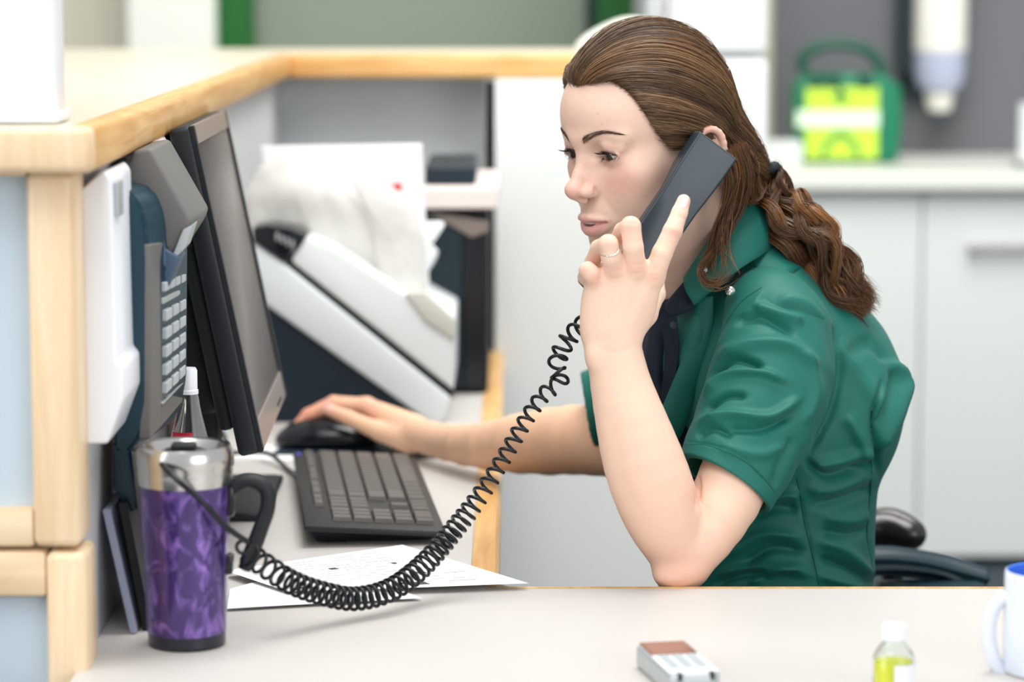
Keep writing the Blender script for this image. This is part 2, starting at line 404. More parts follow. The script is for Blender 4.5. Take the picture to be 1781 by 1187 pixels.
# refrigerator
fx = W(1125, 60, 6.3)[0], W(1335, 60, 6.3)[0]
fr = thing('refrigerator', 'tall white refrigerator standing behind the head of the woman', 'refrigerator', ((fx[0]+fx[1])/2, 6.6, 0))
B().box((fx[0], 6.36, 0.05), (fx[1], 6.98, 1.95), 0.01).build('body', 'white_paint', fr)
zs = W(1300, 100, 6.3)[2]
B().box((fx[0], 6.3, zs+0.006), (fx[1], 6.355, 1.94), 0.014, 3).build('door', 'white_paint', fr)
B().box((fx[0], 6.3, 0.07), (fx[1], 6.355, zs-0.006), 0.014, 3).build('door', 'white_gloss', fr)
B().box((fx[0]+0.03, 6.27, zs+0.06), (fx[0]+0.05, 6.3, zs+0.4), 0.006).build('handle', 'steel', fr)

# base cabinets with worktop
cx0 = fx[1]+0.012
wt = B().box((cx0, 6.46, 0.875), (W(1680, 430, 6.5)[0]+.51, 7.17, 0.915), 0.006, 2).build('worktop', 'worktop'); tag(wt, 'long pale worktop running along the dark grey wall', 'worktop')
hx = W(1680, 430, 6.5)[0]; k = 0
edges = [cx0, hx-0.10, hx+0.50]
labs = ['pale grey base cabinet beside the refrigerator, behind the ponytail', 'pale grey base cabinet with a steel bar handle at the right edge']
for a, b_, lb in zip(edges[:-1], edges[1:], labs):
    cb = thing('base_cabinet', lb, 'cabinet', ((a+b_)/2, 6.8, 0), 'base cabinets under the worktop')
    B().box((a+.001, 6.53, 0.03), (b_-.001, 7.16, 0.874)).build('carcass', 'cabinet', cb)
    B().box((a+.001, 6.56, 0), (b_-.001, 6.62, 0.029)).build('plinth', 'plinth', cb)
    dd = B().box((a+0.002, 6.505, 0.018), (b_-0.002, 6.529, 0.862), 0.003).build('door', 'cabinet', cb)
    z0 = W(1680, 430, 6.5)[2]; hh = a+0.10
    if a > cx0: B().box((hh, 6.475, z0-0.011), (hh+0.22, 6.487, z0+0.011), 0.004).box((hh+.01, 6.487, z0-.005), (hh+.02, 6.505, z0+.005)).box((hh+.2, 6.487, z0-.005), (hh+.21, 6.505, z0+.005)).build('handle', 'steel', dd)

# first aid box
def PX(px, py, Y): return W(px, py, Y)
Y = 6.78
fa = thing('first_aid_case', 'green first aid case with lime label standing on the worktop', 'first aid case', (W(1475, 285, Y)[0], Y+0.05, 0.915))
a = W(1378, 285, Y); b_ = W(1572, 128, Y); z0 = 0.916
pts = [(a[0]+.01, Y, z0), (b_[0]-.01, Y, z0), (b_[0], Y, z0+.10), (b_[0]-.005, Y, b_[2]-.03), (b_[0]-.05, Y, b_[2]), (a[0]+.04, Y, b_[2]), (a[0]+.002, Y, b_[2]-.02), (a[0], Y, z0+.1)]
B().prism(pts, (0, 0.11, 0), 0.012, 3).build('case', 'aid_green', fa, True)
hp = spline([W(1400, 125, Y+.05), W(1395, 100, Y+.05), W(1440, 78, Y+.05), W(1500, 84, Y+.05), W(1530, 112, Y+.05), W(1535, 135, Y+.05)], 30)
B().tube(hp, 0.013, 10).build('handle', 'aid_green_dark', fa, True)
for xa in (1420, 1450, 1505): 
    p = W(xa, 138, Y); B().box((p[0]-.018, Y-.008, p[2]-.022), (p[0]+.018, Y+.004, p[2]+.02), 0.004).build('latch', 'aid_green_dark', fa)
a = W(1400, 280, Y); b_ = W(1528, 152, Y); zb = max(a[2], z0+.012)
lb = B().box((a[0], Y-.004, zb), (b_[0], Y+.001, b_[2]), 0.001).build('label', 'aid_lime', fa)
p0, p1 = W(1380, 192, Y), W(1530, 222, Y)
B().box((p0[0]+.006, Y-.007, p1[2]), (p1[0]-.002, Y-.0045, p0[2]), 0.001).build('label_band', 'aid_white', lb)
# green cross and arch emblem on the label
pc = W(1462, 168, Y); B().box((pc[0]-.006, Y-.006, pc[2]-.017), (pc[0]+.006, Y-.0042, pc[2]+.017)).box((pc[0]-.017, Y-.006, pc[2]-.006), (pc[0]+.017, Y-.0042, pc[2]+.006)).build('cross', 'aid_green', lb)
ar = [W(1430+64*t, 278-44*math.sin(math.pi*t)**.6, Y-.003) for t in np.linspace(0.02, .98, 16)]
B().tube(ar, .007, 6).build('emblem', 'aid_green', lb)

# wall dispenser bottle
Yd = 7.05
dp = thing('soap_dispenser', 'white upturned soap dispenser fixed to the dark grey wall', 'dispenser', (W(1635, 100, Yd)[0], Yd, 1.3))
cxd, r = W(1635, 100, Yd)[0], 46*mpp(Yd)
zt = W(1635, 88, Yd)[2]; zm = W(1635, 150, Yd)[2]; zb = W(1635, 193, Yd)[2]
B().lathe([(0, .42), (r*.8, .42), (r, .39), (r, 0.0), (r*.97, 0)], (cxd, Yd, zt)).build('bottle', 'bottle_white', dp, True)
B().lathe([(r*.97, 0), (r*.97, -.06), (r*.8, zm-zt-.005), (r*.5, zm-zt-.015)], (cxd, Yd, zt)).build('collar', 'bottle_lilac', dp, True)
B().lathe([(r*.55, 0.02), (r*.55, zb-zm+.03), (r*.42, zb-zm), (0, zb-zm)], (cxd, Yd, zm)).build('nozzle', 'bottle_white', dp, True)
B().box((cxd-r-.03, Yd+.03, zt-.06), (cxd-r*.4, Yd+.12, zt+.42), .006).box((cxd-r-.01, Yd+.06, zt-.12), (cxd-r*.3, Yd+.12, zt-.06), .004).build('bracket', 'plinth', dp)

Yb = 6.62
a, b_ = W(1332, 308, Yb), W(1396, 247, Yb)
bx = B().box((a[0]-.05, Yb, .916), (b_[0], Yb+.1, b_[2]), .004).box((a[0]-.045, Yb-.003, .93), (b_[0]-.01, Yb, b_[2]-.03)).build('storage_box', 'white_paint'); tag(bx, 'small white box on the worktop beside the green case', 'box')
a, b_ = W(1775, 290, Yb), W(1830, 178, Yb)
cn = thing('paper_towel_holder', 'white roll standing on the worktop at the right edge', 'paper roll', ((a[0]+b_[0])/2, Yb+.05, .915))
B().lathe([(.008, 0), (.05, 0), (.05, b_[2]-.93), (.01, b_[2]-.93)], ((a[0]+.055), Yb+.06, .925)).build('roll', 'white_gloss', cn, True)
B().lathe([(0, 0), (.06, 0), (.06, .008), (0, .008)], ((a[0]+.055), Yb+.06, .916)).lathe([(.007, 0), (.007, b_[2]-.88), (0, b_[2]-.875)], ((a[0]+.055), Yb+.06, .92)).build('stand', 'plinth', cn, True)

# pale bag on top of something behind the counter
Yg = 5.06
# ------------------------------------------------------------------ reception counter
YN = 2.6; YF = 4.89
rc = thing('reception_counter', 'raised reception counter with beech edging and pale framed end', 'counter', (-0.6, 3.6, 0))
lx1 = 0.33
B().prism([(X0-.006, YN-.01, LB), (X0-.006, YF+.006, LB), (lx1, YF+.006, LB), (lx1, YF+.36, LB), (-1.3, YF+.36, LB), (-1.3, YN-.01, LB)], (0, 0, LT-LB), 0.002).build('ledge_top', 'ledge_laminate', rc)
def edge_prism(p0, p1, wdir, w, m, par, nm='edging', z0=LB-.001, z1=LT+.001, bev=.008):
    p0, p1, wd_ = np.array(p0, float), np.array(p1, float), np.array(wdir, float)*w
    pts = [(*p0, z0), (*(p0+wd_), z0), (*(p0+wd_), z1), (*p0, z1)]
    return B().prism(pts, (*(p1-p0), 0), bev, 3).build(nm, m, par, True)
edge_prism((X0-.006, YN-.012), (X0-.006, YF+.012), (1, 0), .028, 'beech_along', rc)
edge_prism((X0+.02, YF+.010), (lx1, YF+.010), (0, -1), .028, 'beech', rc)
edge_prism((X0+.022, YN-.012), (-1.3, YN-.012), (0, -1), .024, 'beech_pale', rc)
# inner panels
B().box((X0-.03, YN+.05, .0), (X0-.008, YF+.2, LB-.001)).build('side_panel', 'inner_grey', rc)
B().box((X0-.03, YF+.13, .0), (W(843, 400, YF)[0]+.03, YF+.15, LB-.001)).build('back_panel', 'panel_grey', rc)
xw = W(843, 400, YF-.03)[0]
B().box((xw, YF-.03, 0), (lx1-.02, YF+.0, LB-.002), .002).box((xw, YF-.03, 0), (xw+.02, YF+.14, LB-.002), .002).build('white_panel', 'panel_white', rc)
# framed end facing the camera: upper and lower modules
def R(px0, py0, px1, py1, Yf, dep, m, nm, bev=.004, seg=2, par=rc):
    a, b_ = W(px0, py0, Yf), W(px1, py1, Yf)
    return B().box((a[0], Yf, b_[2]), (b_[0], Yf+dep, a[2]), bev, seg).build(nm, m, par, bev > 0)
zsplit = W(100, 957, YN)[2]
def xq(px): return W(px, 600, YN)[0]
def zq(py): return W(100, py, YN)[2]
B().box((xq(50), YN, zsplit+.002), (xq(133), YN+.07, LB-.002), .008, 3).build('end_post', 'beech_pale', rc, True)
B().box((-1.2, YN+.003, zsplit+.002), (xq(50), YN+.05, zq(888)), .004, 2).box((-1.2, YN+.003, zq(305)), (xq(50), YN+.05, LB-.002), .004, 2).build('end_rail', 'beech_rail', rc, True)
B().box((-1.2, YN+.02, zq(888)-.01), (xq(50)+.01, YN+.03, zq(305)+.01)).build('end_panel', 'panel_blue', rc)
B().box((xq(70), YN, 0), (xq(141), YN+.07, zsplit-.003), .008, 3).build('end_post', 'beech_pale', rc, True)
B().box((-1.2, YN+.003, zq(1040)), (xq(70), YN+.05, zsplit-.003), .004, 2).build('end_rail', 'beech_rail', rc, True)
B().box((-1.2, YN+.02, 0.0), (xq(70)+.01, YN+.03, zq(1040)+.01)).build('end_panel', 'panel_blue', rc)

a = W(105, 100, YN+.05)
cl = B().box((-1.15, YN+.03, LT+.001), (a[0], YN+.08, LT+.9), .008, 3).box((-1.17, YN+.02, LT+.001), (a[0]+.002, YN+.10, LT+.012), .004, 3).build('column', 'white_gloss', None, True); tag(cl, 'white upright panel standing on the near end of the counter', 'column')
# rounded pale bag behind the counter end
F_ = Field(); p = W(1085, 60, 5.12)
F_.ell(p+np.array([.02, 0, -.03]), (.085, .05, .06), .02).ell(p+np.array([-.045, 0, -.05]), (.05, .05, .05), .03).ell(p+np.array([.06, 0, -.05]), (.07, .05, .05), .03)
F_.plane((0, 0, LT+.0012), (0, 0, -1), .004)
v, f = F_.mesh(.005); v += vnormals(v, f)*(snoise(v, 3, 2, 60)*.002)[:, None]
o = fast_mesh('cloth_bundle', v, f, 'pillar_white'); tag(o, 'pale rounded cloth bundle on the counter behind the woman\'s head', 'cloth bundle')

# ------------------------------------------------------------------ desk
dk = thing('reception_desk', 'grey laminate corner desk with beech edging', 'desk', (0, 2.9, 0))
YE = D(1300, 1024, DESK)[1]                  # back edge of the near wing
XE = D(823, 950, DESK)[0]                    # laminate limit of the long wing
r = .05
corner = [(XE+r-r*math.cos(t), YE+r-r*math.sin(t)) for t in np.linspace(0, math.pi/2, 9)]
out = [(X0-.008, 4.88)]+[(XE, 4.88)]+corner+[(2.2, YE), (2.2, 1.9), (X0-.008, 1.9)]
B().prism([(x, y, DESK-.028) for x, y in out], (0, 0, .028), .001, 1).build('desktop', 'laminate', dk)
path = [(XE, 4.88)]+corner+[(2.2, YE)]
n = len(path); V = []; wE = .030
for i, (x, y) in enumerate(path):
    if i == 0: nn = np.array([1., 0])
    elif i >= n-1: nn = np.array([0, 1.])
    else: t = np.clip((i-1)/8., 0, 1)*math.pi/2; nn = np.array([math.cos(t), math.sin(t)])
    wl = wE if i < 5 else wE*max(.25, 1-(i-4)/5.)
    for u, z in [(0, DESK-.03), (1, DESK-.03), (1, DESK-.004), (.85, DESK+.0005), (0, DESK+.0005)]: V.append((x+nn[0]*wl*u, y+nn[1]*wl*u, z))
Fq = [(i*5+j, i*5+(j+1) % 5, (i+1)*5+(j+1) % 5, (i+1)*5+j) for i in range(n-1) for j in range(5)]
fast_mesh('edging', V, Fq, 'beech_along', dk, False)
B().box((.9, 2.2, 0), (.94, 2.7, DESK-.03)).build('leg_panel', 'panel_white', dk)
B().box((X0+.01, 4.3, 0), (XE-.05, 4.33, DESK-.03)).build('leg_panel', 'panel_white', dk)
# ------------------------------------------------------------------ computer monitor
def V3(*a): return np.array(a, float)
nt_, ft_, fb_, nb_ = W(333, 220, 3.10), W(390, 189, 3.57), W(497, 690, 3.57), W(455, 786, 3.10)
mo = thing('computer_monitor', 'black flat screen monitor turned towards the seated woman', 'monitor', (-.33, 3.4, DESK))
ax_y = unit((ft_-nt_)+(fb_-nb_)); ax_dn = unit((nb_-nt_)+(fb_-ft_)); ax_dn = unit(ax_dn-ax_y*np.dot(ax_dn, ax_y)); ax_n = unit(np.cross(ax_dn, ax_y))
if ax_n[0] < 0: ax_n = -ax_n
cen = (nt_+ft_+fb_+nb_)/4; wW = .5*(np.linalg.norm(ft_-nt_)+np.linalg.norm(fb_-nb_)); hH = .5*(np.linalg.norm(nb_-nt_)+np.linalg.norm(fb_-ft_))
MM = frame_M(ax_y, -ax_dn, ax_n, cen)        # local x along the screen, y up, z out of the screen
B().box((-wW/2, -hH/2, -.026), (wW/2, hH/2, -.001), .006, 3, M=MM).build('casing', 'black_plastic', mo, True)
bz = .017
fr_ = B(); 
fr_.box((-wW/2+.001, -hH/2+.001, -.004), (-wW/2+bz, hH/2-.001, .002), .001, 1, M=MM); fr2_ = B().box((wW/2-bz, -hH/2+.001, -.004), (wW/2-.001, hH/2-.001, .002), .001, 1, M=MM)
fr_.build('bezel', 'black_plastic', mo); fr2_.build('bezel', 'black_plastic', mo)
B().box((-wW/2+bz, hH/2-bz*1.3, -.004), (wW/2-bz, hH/2-.001, .0015), .0005, 1, M=MM).build('bezel', 'bezel_front', mo)
B().box((-wW/2+bz, -hH/2+.001, -.004), (wW/2-bz, -hH/2+.034, .0015), .0005, 1, M=MM).build('bezel', 'bezel_front', mo)
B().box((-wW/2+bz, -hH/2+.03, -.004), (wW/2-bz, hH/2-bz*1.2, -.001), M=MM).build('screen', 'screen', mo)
for i in range(5): B().box((wW/2-.1-.016*i, -hH/2+.008, .001), (wW/2-.092-.016*i, -hH/2+.012, .0022), .0004, 1, M=MM).build('button', 'black_soft', mo)
# bulging back with ribs
bk = B(); prof = [(-.20, -.026), (.20, -.026), (.155, -.062), (-.155, -.062)]
bk.prism([tuple((MM @ Vector((wW/2*.92*s1, -hH*.42, -.025)))) for s1 in (-1, 1)]+[tuple((MM @ Vector((wW/2*.92*s1, hH*.46, -.025)))) for s1 in (1, -1)], tuple(-ax_n*.018), .006)
bk.prism([tuple((MM @ Vector((wW/2*.70*s1, -hH*.38, -.04)))) for s1 in (-1, 1)]+[tuple((MM @ Vector((wW/2*.70*s1, hH*.40, -.04)))) for s1 in (1, -1)], tuple(-ax_n*.032), .012)
bk.build('back_cover', 'black_plastic', mo, True)
for i in range(14):
    B().box((-wW/2*.95, hH/2-.030-.0078*i, -.05+.0002*i), (wW/2*.6, hH/2-.0265-.0078*i, -.027), .0008, 1, M=MM).build('vent_rib', 'black_soft', mo)
bc = D(445, 872, DESK); 
B().box((bc[0]-.13, bc[1]-.135, DESK), (D(492, 840, DESK)[0], bc[1]+.14, DESK+.010), .008, 3).build('foot', 'black_plastic', mo, True)
nk = MM @ Vector((0, -hH*.25, -.055))
B().prism([(nk[0]-.05, nk[1]-.035, DESK+.009), (nk[0]-.0, nk[1]-.035, DESK+.009), (nk[0]+.015, nk[1]-.035, nk[2]), (nk[0]-.03, nk[1]-.035, nk[2]+.04)], (0, .07, 0), .006).build('neck', 'black_soft', mo, True)

# cables behind the monitor
def cord(name, pts, r, m, label, n=60, cat='cable'):
    o = B().tube(spline(pts, n), r, 8).build(name, m, None, True, 180); return tag(o, label, cat)
cord('keyboard_cable', [D(520, 838, DESK)+V3(0, 0, .006), D(500, 822, DESK)+V3(0, 0, .004), D(470, 806, DESK)+V3(0, 0, .012), D(430, 800, DESK)+V3(0, 0, .01), D(395, 806, DESK)+V3(-.02, .02, .008)], .0032, 'cord_black', 'thin black cable running from keyboard to behind the monitor')
cord('power_cable', [D(402, 812, DESK)+V3(0, 0, .004), W(398, 786, 3.75), W(385, 750, 3.8), W(365, 735, 3.82), W(350, 760, 3.8), D(340, 800, DESK)+V3(0, 0, .004)], .003, 'cord_black', 'black cable looping up behind the foot of the monitor')
cord('grey_cable', [W(352, 700, 3.85), W(372, 722, 3.88), W(392, 752, 3.85), W(388, 775, 3.84), D(380, 800, DESK)+V3(0, 0, .004)], .0025, 'silver_plastic', 'pale grey cable hanging below the monitor')

# ------------------------------------------------------------------ keyboard
kb = thing('keyboard', 'black computer keyboard lying lengthwise on the desk', 'keyboard', D(640, 860, DESK))
ZK = DESK+.019
A0, A1, A2, A3 = D(508, 787, DESK+.026), D(724, 795, DESK+.016), D(776, 926, DESK+.016), D(530, 915, DESK+.026)   # far left, far right, near right, near left
kl = unit(((A3-A0)+(A2-A1))*V3(1, 1, 0)); kw = V3(-kl[1], kl[0], 0)                # kl: towards camera, kw: to the right
if kw[0] < 0: kw = -kw
wk = .5*((A1-A0)@kw+(A2-A3)@kw); lk = .5*((A3-A0)@kl+(A2-A1)@kl); oc = (A0+A1+A2+A3)/4
slope = math.atan2(.010, wk)
kn = unit(V3(0, 0, 1)*math.cos(slope)+kw*math.sin(slope)); kw2 = unit(np.cross(kl, kn)); kw2 = kw2 if kw2@kw > 0 else -kw2
MK = frame_M(-kl, -kw2, kn, (oc[0], oc[1], DESK+.0215))    # local x: away from camera, y: towards the monitor side, z up
L2, W2 = lk/2, wk/2
B().prism([tuple(MK @ Vector(p)) for p in [(-L2, -W2, 0), (L2, -W2, 0), (L2, W2, 0), (-L2, W2, 0)]], (0, 0, -.0075), .0025, 2).build('casing', 'kb_body', kb, True)
lo_ = [MK @ Vector(p) for p in [(-L2+.004, -W2+.006, -.006), (L2-.004, -W2+.006, -.006), (L2-.004, W2-.004, -.006), (-L2+.004, W2-.004, -.006)]]
bmB = bmesh.new(); up = [bmB.verts.new(p) for p in lo_]; ins = [(.02, .014), (-.02, .014), (-.02, -.012), (.02, -.012)]
dn = [bmB.verts.new(Vector((*(p+MK.to_3x3() @ Vector((i[0], i[1], 0))).xy, DESK+.003))) for p, i in zip(lo_, ins)]
bmB.faces.new(up); bmB.faces.new(dn[::-1])
for i in range(4): bmB.faces.new((up[i], dn[i], dn[(i+1) % 4], up[(i+1) % 4]))
bmesh.ops.recalc_face_normals(bmB, faces=bmB.faces[:]); bbk = B(); bbk.bm = bmB; bbk.build('underside', 'black_plastic', kb)
for sx in (-1, 1):
    p = MK @ Vector((sx*(L2-.04), W2-.035, 0)); B().box((p[0]-.015, p[1]-.006, DESK), (p[0]+.015, p[1]+.006, DESK+.005), .001).build('foot', 'black_soft', kb)
# keys: rows run along the length (x); near the camera is the number pad
kmesh = {}
def key(x0, x1, y0, y1):
    kk = (round(x1-x0, 4), round(y1-y0, 4))
    if kk not in kmesh:
        a, b_ = kk[0]/2, kk[1]/2; bb = bmesh.new(); t_ = .0018
        lo = [bb.verts.new(p) for p in [(-a, -b_, 0), (a, -b_, 0), (a, b_, 0), (-a, b_, 0)]]; md = [bb.verts.new(p) for p in [(-a+.0022, -b_+.0008, .0045), (a-.0022, -b_+.0008, .0045), (a-.0022, b_-.0008, .0045), (-a+.0022, b_-.0008, .0045)]]
        tp = [bb.verts.new(p) for p in [(-a+t_+.0016, -b_+t_, .0052), (a-t_-.0016, -b_+t_, .0052), (a-t_-.0016, b_-t_, .0052), (-a+t_+.0016, b_-t_, .0052)]]
        for r0, r1 in ((lo, md), (md, tp)):
            for i in range(4): bb.faces.new((r0[i], r0[(i+1) % 4], r1[(i+1) % 4], r1[i]))
        bb.faces.new(tp); me = bpy.data.meshes.new('key'); bb.to_mesh(me); bb.free(); me.materials.append(MATS['key_black']); kmesh[kk] = me
    o = bpy.data.objects.new('key', kmesh[kk]); COL.objects.link(o); o.parent = kb; o.matrix_parent_inverse = Matrix.Translation(kb.location).inverted()
    o.matrix_world = MK @ Matrix.Translation(((x0+x1)/2, (y0+y1)/2, .0002)); o.matrix_basis = MK @ Matrix.Translation(((x0+x1)/2, (y0+y1)/2, .0002)); return o
u = (lk-.018)/22.6; v_ = (wk-.042)/5.0; g = .0026
X00 = L2-.009                              # far end = left end of the keyboard
def row(r_, cells, nk=0):                  # cells: widths in key units, negative = gap
    x = X00; yb = -W2+.010+v_*r_
    for c_ in cells:
        if c_ > 0: key(x-c_*u+g/2, x-g/2, yb+g/2, yb+v_-g/2)
        x -= abs(c_)*u
row(0, [1.25, 1.25, 1.25, 6.25, 1.25, 1.25, 1.25, 1.25, -.25, 1, 1, 1, -.25, 2, 1])
row(1, [2.25]+[1]*10+[2.75, -1.25, 1, -1.25, 1, 1, 1])
row(2, [1.75]+[1]*11+[2.25, -3.5, 1, 1, 1])
row(3, [1.5]+[1]*12+[1.5, -.25, 1, 1, 1, -.25, 1, 1, 1])
row(4, [1]*13+[2, -.25, 1, 1, 1, -.25, 1, 1, 1])
x = X00
for n_ in (1, -.6, 4, -.4, 4, -.4, 4, -.25, 3):
    if n_ == 1 or n_ < 0: pass
    if n_ > 0:
        w_ = n_*u/(1 if n_ == 1 else n_/2)           # wide media keys, two or so per block
        for q in range(1 if n_ == 1 else 2): key(x-(q+1)*n_*u/(1 if n_ == 1 else 2)+g, x-q*n_*u/(1 if n_ == 1 else 2)-g, W2-.026, W2-.015)
    x -= abs(n_)*u
B().box((L2-.02, W2-.009, .0001), (L2-.016, W2-.0085+.003, .0006), M=MK).build('status_light', mat('led_blue', (70, 70, 230), .4, emit=1.5), kb)

# ------------------------------------------------------------------ mouse
ms = thing('computer_mouse', 'black mouse under the woman\'s right hand', 'mouse', D(560, 795, DESK))
mc = D(562, 790, DESK)+V3(0, .055, 0)
F_ = Field(); F_.ell(mc+V3(.012, 0, .010), (.062, .038, .030), .01).ell(mc+V3(-.03, 0, .006), (.04, .034, .02), .02).plane((0, 0, DESK+.0015), (0, 0, -1), .003)
v, f = F_.mesh(.0022); fast_mesh('shell', v, f, 'black_gloss', ms)
B().lathe([(.0, -.003), (.009, -.003), (.010, 0), (.009, .003), (0, .003)], (0, 0, 0), 20, M=Matrix.Translation(Vector(mc+V3(-.045, 0, .021))) @ Matrix.Rotation(math.pi/2, 4, 'X')).build('scroll_wheel', 'black_soft', ms, True)
F_ = Field(); q0, q1 = D(470, 793, DESK), D(650, 795, DESK)
mp_ = B().prism([(q0[0]+.00, q0[1]-.005, DESK), (q1[0]-.01, q1[1]-.01, DESK), (XE+.018, q1[1]-.02, DESK), (XE+.018, q1[1]+.19, DESK), (q0[0]+.03, q0[1]+.20, DESK)], (0, 0, .003), .0012, 1).build('mouse_mat', 'navy_dark'); tag(mp_, 'dark mouse mat lying under the mouse and forearm', 'mouse mat')
pass
for ch in [o for o in bpy.data.objects if o.parent == ms]: ch.location.z += .0035
pp = B().prism([tuple(D(398, 803, DESK)), tuple(D(520, 803, DESK)), tuple(D(512, 776, DESK)), tuple(D(420, 776, DESK))], (0, 0, .0018), 0).build('note_pad', 'paper'); tag(pp, 'thin white note pad poking out behind the keyboard', 'note pad')

# ------------------------------------------------------------------ label printer / machine with tilted white hood
Yp = 4.07; pr = thing('printer', 'white printer with tilted hood and dark body beside the monitor', 'printer', (W(600, 740, Yp)[0], Yp+.15, DESK))
def PW(l, Y, dy=0): return [tuple(W(a, b, Y)) for a, b in l]
def slab(l, Y, dep, nm, m, par, bev=.006):
    return B().prism(PW(l, Y), (0, dep, 0), bev, 3).build(nm, m, par, True)
slab([(428, 560), (480, 500), (760, 736), (745, 742), (428, 742)], Yp+.012, .26, 'body', 'navy_dark', pr)
B().prism([(W(400, 600, Yp)[0], Yp+.02, DESK+.001), (W(752, 600, Yp)[0], Yp+.02, DESK+.001), (W(752, 600, Yp)[0], Yp+.02, DESK+.05), (W(400, 600, Yp)[0], Yp+.02, DESK+.05)], (0, .24, 0), .01).build('base', 'navy_dark', pr, True)
slab([(418, 418), (450, 424), (786, 694), (770, 738), (750, 738), (418, 500)], Yp, .29, 'lower_cover', 'printer_white', pr)
slab([(505, 455), (533, 411), (580, 430), (653, 477), (711, 514), (791, 558), (789, 681)], Yp+.002, .285, 'hood', 'printer_cream', pr)
B().prism(PW([(500, 462), (504, 454), (789, 680), (786, 695)], Yp+.006), (0, .28, 0), .001).build('gap_shade', 'black_soft', pr)  # dark strip added for the shade in the gap under the hood
slab([(705, 511), (738, 508), (792, 557), (790, 592), (740, 560)], Yp-.002, .02, 'hood_recess', mat('printer_dim', (200, 200, 190), .5), pr, .002)
cp = slab([(440, 396), (470, 392), (505, 396), (531, 408), (497, 452), (470, 440), (440, 420)], Yp-.004, .2, 'control_panel', 'black_gloss', pr, .003)
for i in range(4):
    a = W(482+9*i, 412+4.5*i, Yp-.006); B().box((a[0]-.0022, a[1]-.001, a[2]-.006), (a[0]+.0022, a[1]+.002, a[2]+.006), .001, 1).build('button', 'silver_plastic', cp)

# paper standing in the printer and the film wrapped packet
Ys = 4.16
def sheet(l, Y, nm, m, seed, amp, nx=40, ny=50, tilt=0.0, parent=None):
    tl, tr, br, bl = [np.array(p, float) for p in l]; V = []
    for j in range(ny):
        for i in range(nx):
            s, t = i/(nx-1), j/(ny-1); q = (tl*(1-s)+tr*s)*(1-t)+(bl*(1-s)+br*s)*t; V.append(W(q[0], q[1], Y+tilt*(1-t)))
    V = np.array(V); nz_ = snoise(V, seed, 3, 22); V[:, 1] += amp*nz_; 
    F = [(j*nx+i, (j+1)*nx+i, (j+1)*nx+i+1, j*nx+i+1) for j in range(ny-1) for i in range(nx-1)]
    o = fast_mesh(nm, V, F, m, parent); md = o.modifiers.new('s', 'SOLIDIFY'); md.thickness = .0012; return o
sh = sheet([(452, 254), (734, 250), (748, 530), (470, 420)], Ys+.05, 'paper_sheet', 'paper', 3, .003); tag(sh, 'white headed paper sheet standing upright in the printer', 'paper')
tm = text_mesh('xerox', .019, .0003); o = link('printed_name', tm, 'red_ink', sh); a = W(672, 324, Ys+.046); o.matrix_basis = Matrix.Translation(Vector(a)) @ Matrix.Rotation(math.pi/2, 4, 'X')
a = W(692, 325, Ys+.046); B().lathe([(0, 0), (.006, 0), (.006, .0006), (0, .0006)], (0, 0, 0), 24, M=Matrix.Translation(Vector(a)) @ Matrix.Rotation(math.pi/2, 4, 'X')).build('printed_mark', 'red_ink', sh)
# crumpled wrapped packet: thick, creased
def packet(outline, Y, th, nm, m, seed, amp, label, cat):
    poly = np.array(outline, float); c0 = poly.mean(0); n = 14; V = []; F = []
    poly = spline(np.vstack([poly, poly[:1]]), 61)[:-1]; K = len(poly)
    fr = [(0, 1, 1)] ; rings = []
    for side in (-1, 1):
        for k in range(n):
            s = (k+1)/n if side < 0 else 1-(k)/n
            for p in poly:
                q = c0+(p-c0)*s; w = W(q[0], q[1], Y); w[1] += side*th/2*math.sqrt(max(0, 1-s**3))-(0); V.append(w)
    V.append(W(*c0, Y)+V3(0, -th/2, 0)); V.append(W(*c0, Y)+V3(0, th/2, 0))
    for r_ in range(2*n-1):
        for i in range(K): F.append((r_*K+i, r_*K+(i+1) % K, (r_+1)*K+(i+1) % K, (r_+1)*K+i))
    for i in range(K):
        F.append((len(V)-2, (i+1) % K, i, i)); F.append((len(V)-1, (2*n-1)*K+i, (2*n-1)*K+(i+1) % K, (2*n-1)*K+(i+1) % K))
    V = np.array(V); nz_ = snoise(V*V3(1, 1, 1), seed, 4, 30); V[:, 1] += -amp*np.abs(nz_); V[:, 0] += .25*amp*snoise(V, seed+1, 2, 40); V[:, 2] += .25*amp*snoise(V, seed+2, 2, 40)
    bm_ = bmesh.new(); vs = [bm_.verts.new(v) for v in V]
    for f in F:
        u_ = list(dict.fromkeys(f)); bm_.faces.new([vs[i] for i in u_])
    bmesh.ops.recalc_face_normals(bm_, faces=bm_.faces[:]); b = B(); b.bm = bm_; o = b.build(nm, m, None, True, 50)
    if label: tag(o, label, cat)
    return o
packet([(452, 290), (500, 268), (545, 285), (600, 320), (650, 370), (680, 420), (700, 480), (650, 505), (560, 440), (470, 415), (425, 400), (430, 345)], Ys, .05, 'wrapped_packet', 'plastic_film', 5, .014, 'crumpled white film wrapped packet standing on top of the printer', 'packet')
packet([(600, 300), (690, 330), (735, 400), (742, 470), (738, 540), (700, 520), (655, 460), (640, 380)], Ys-.03, .03, 'plastic_bag', 'plastic_film', 9, .01, 'small crumpled clear bag hanging below the headed paper sheet', 'bag')
packet([(725, 385), (772, 388), (752, 420), (762, 440), (745, 470), (725, 478)], Ys+.12, .012, 'crumpled_paper', 'paper', 15, .008, 'crumpled paper scrap sticking out beside the headed sheet', 'paper')

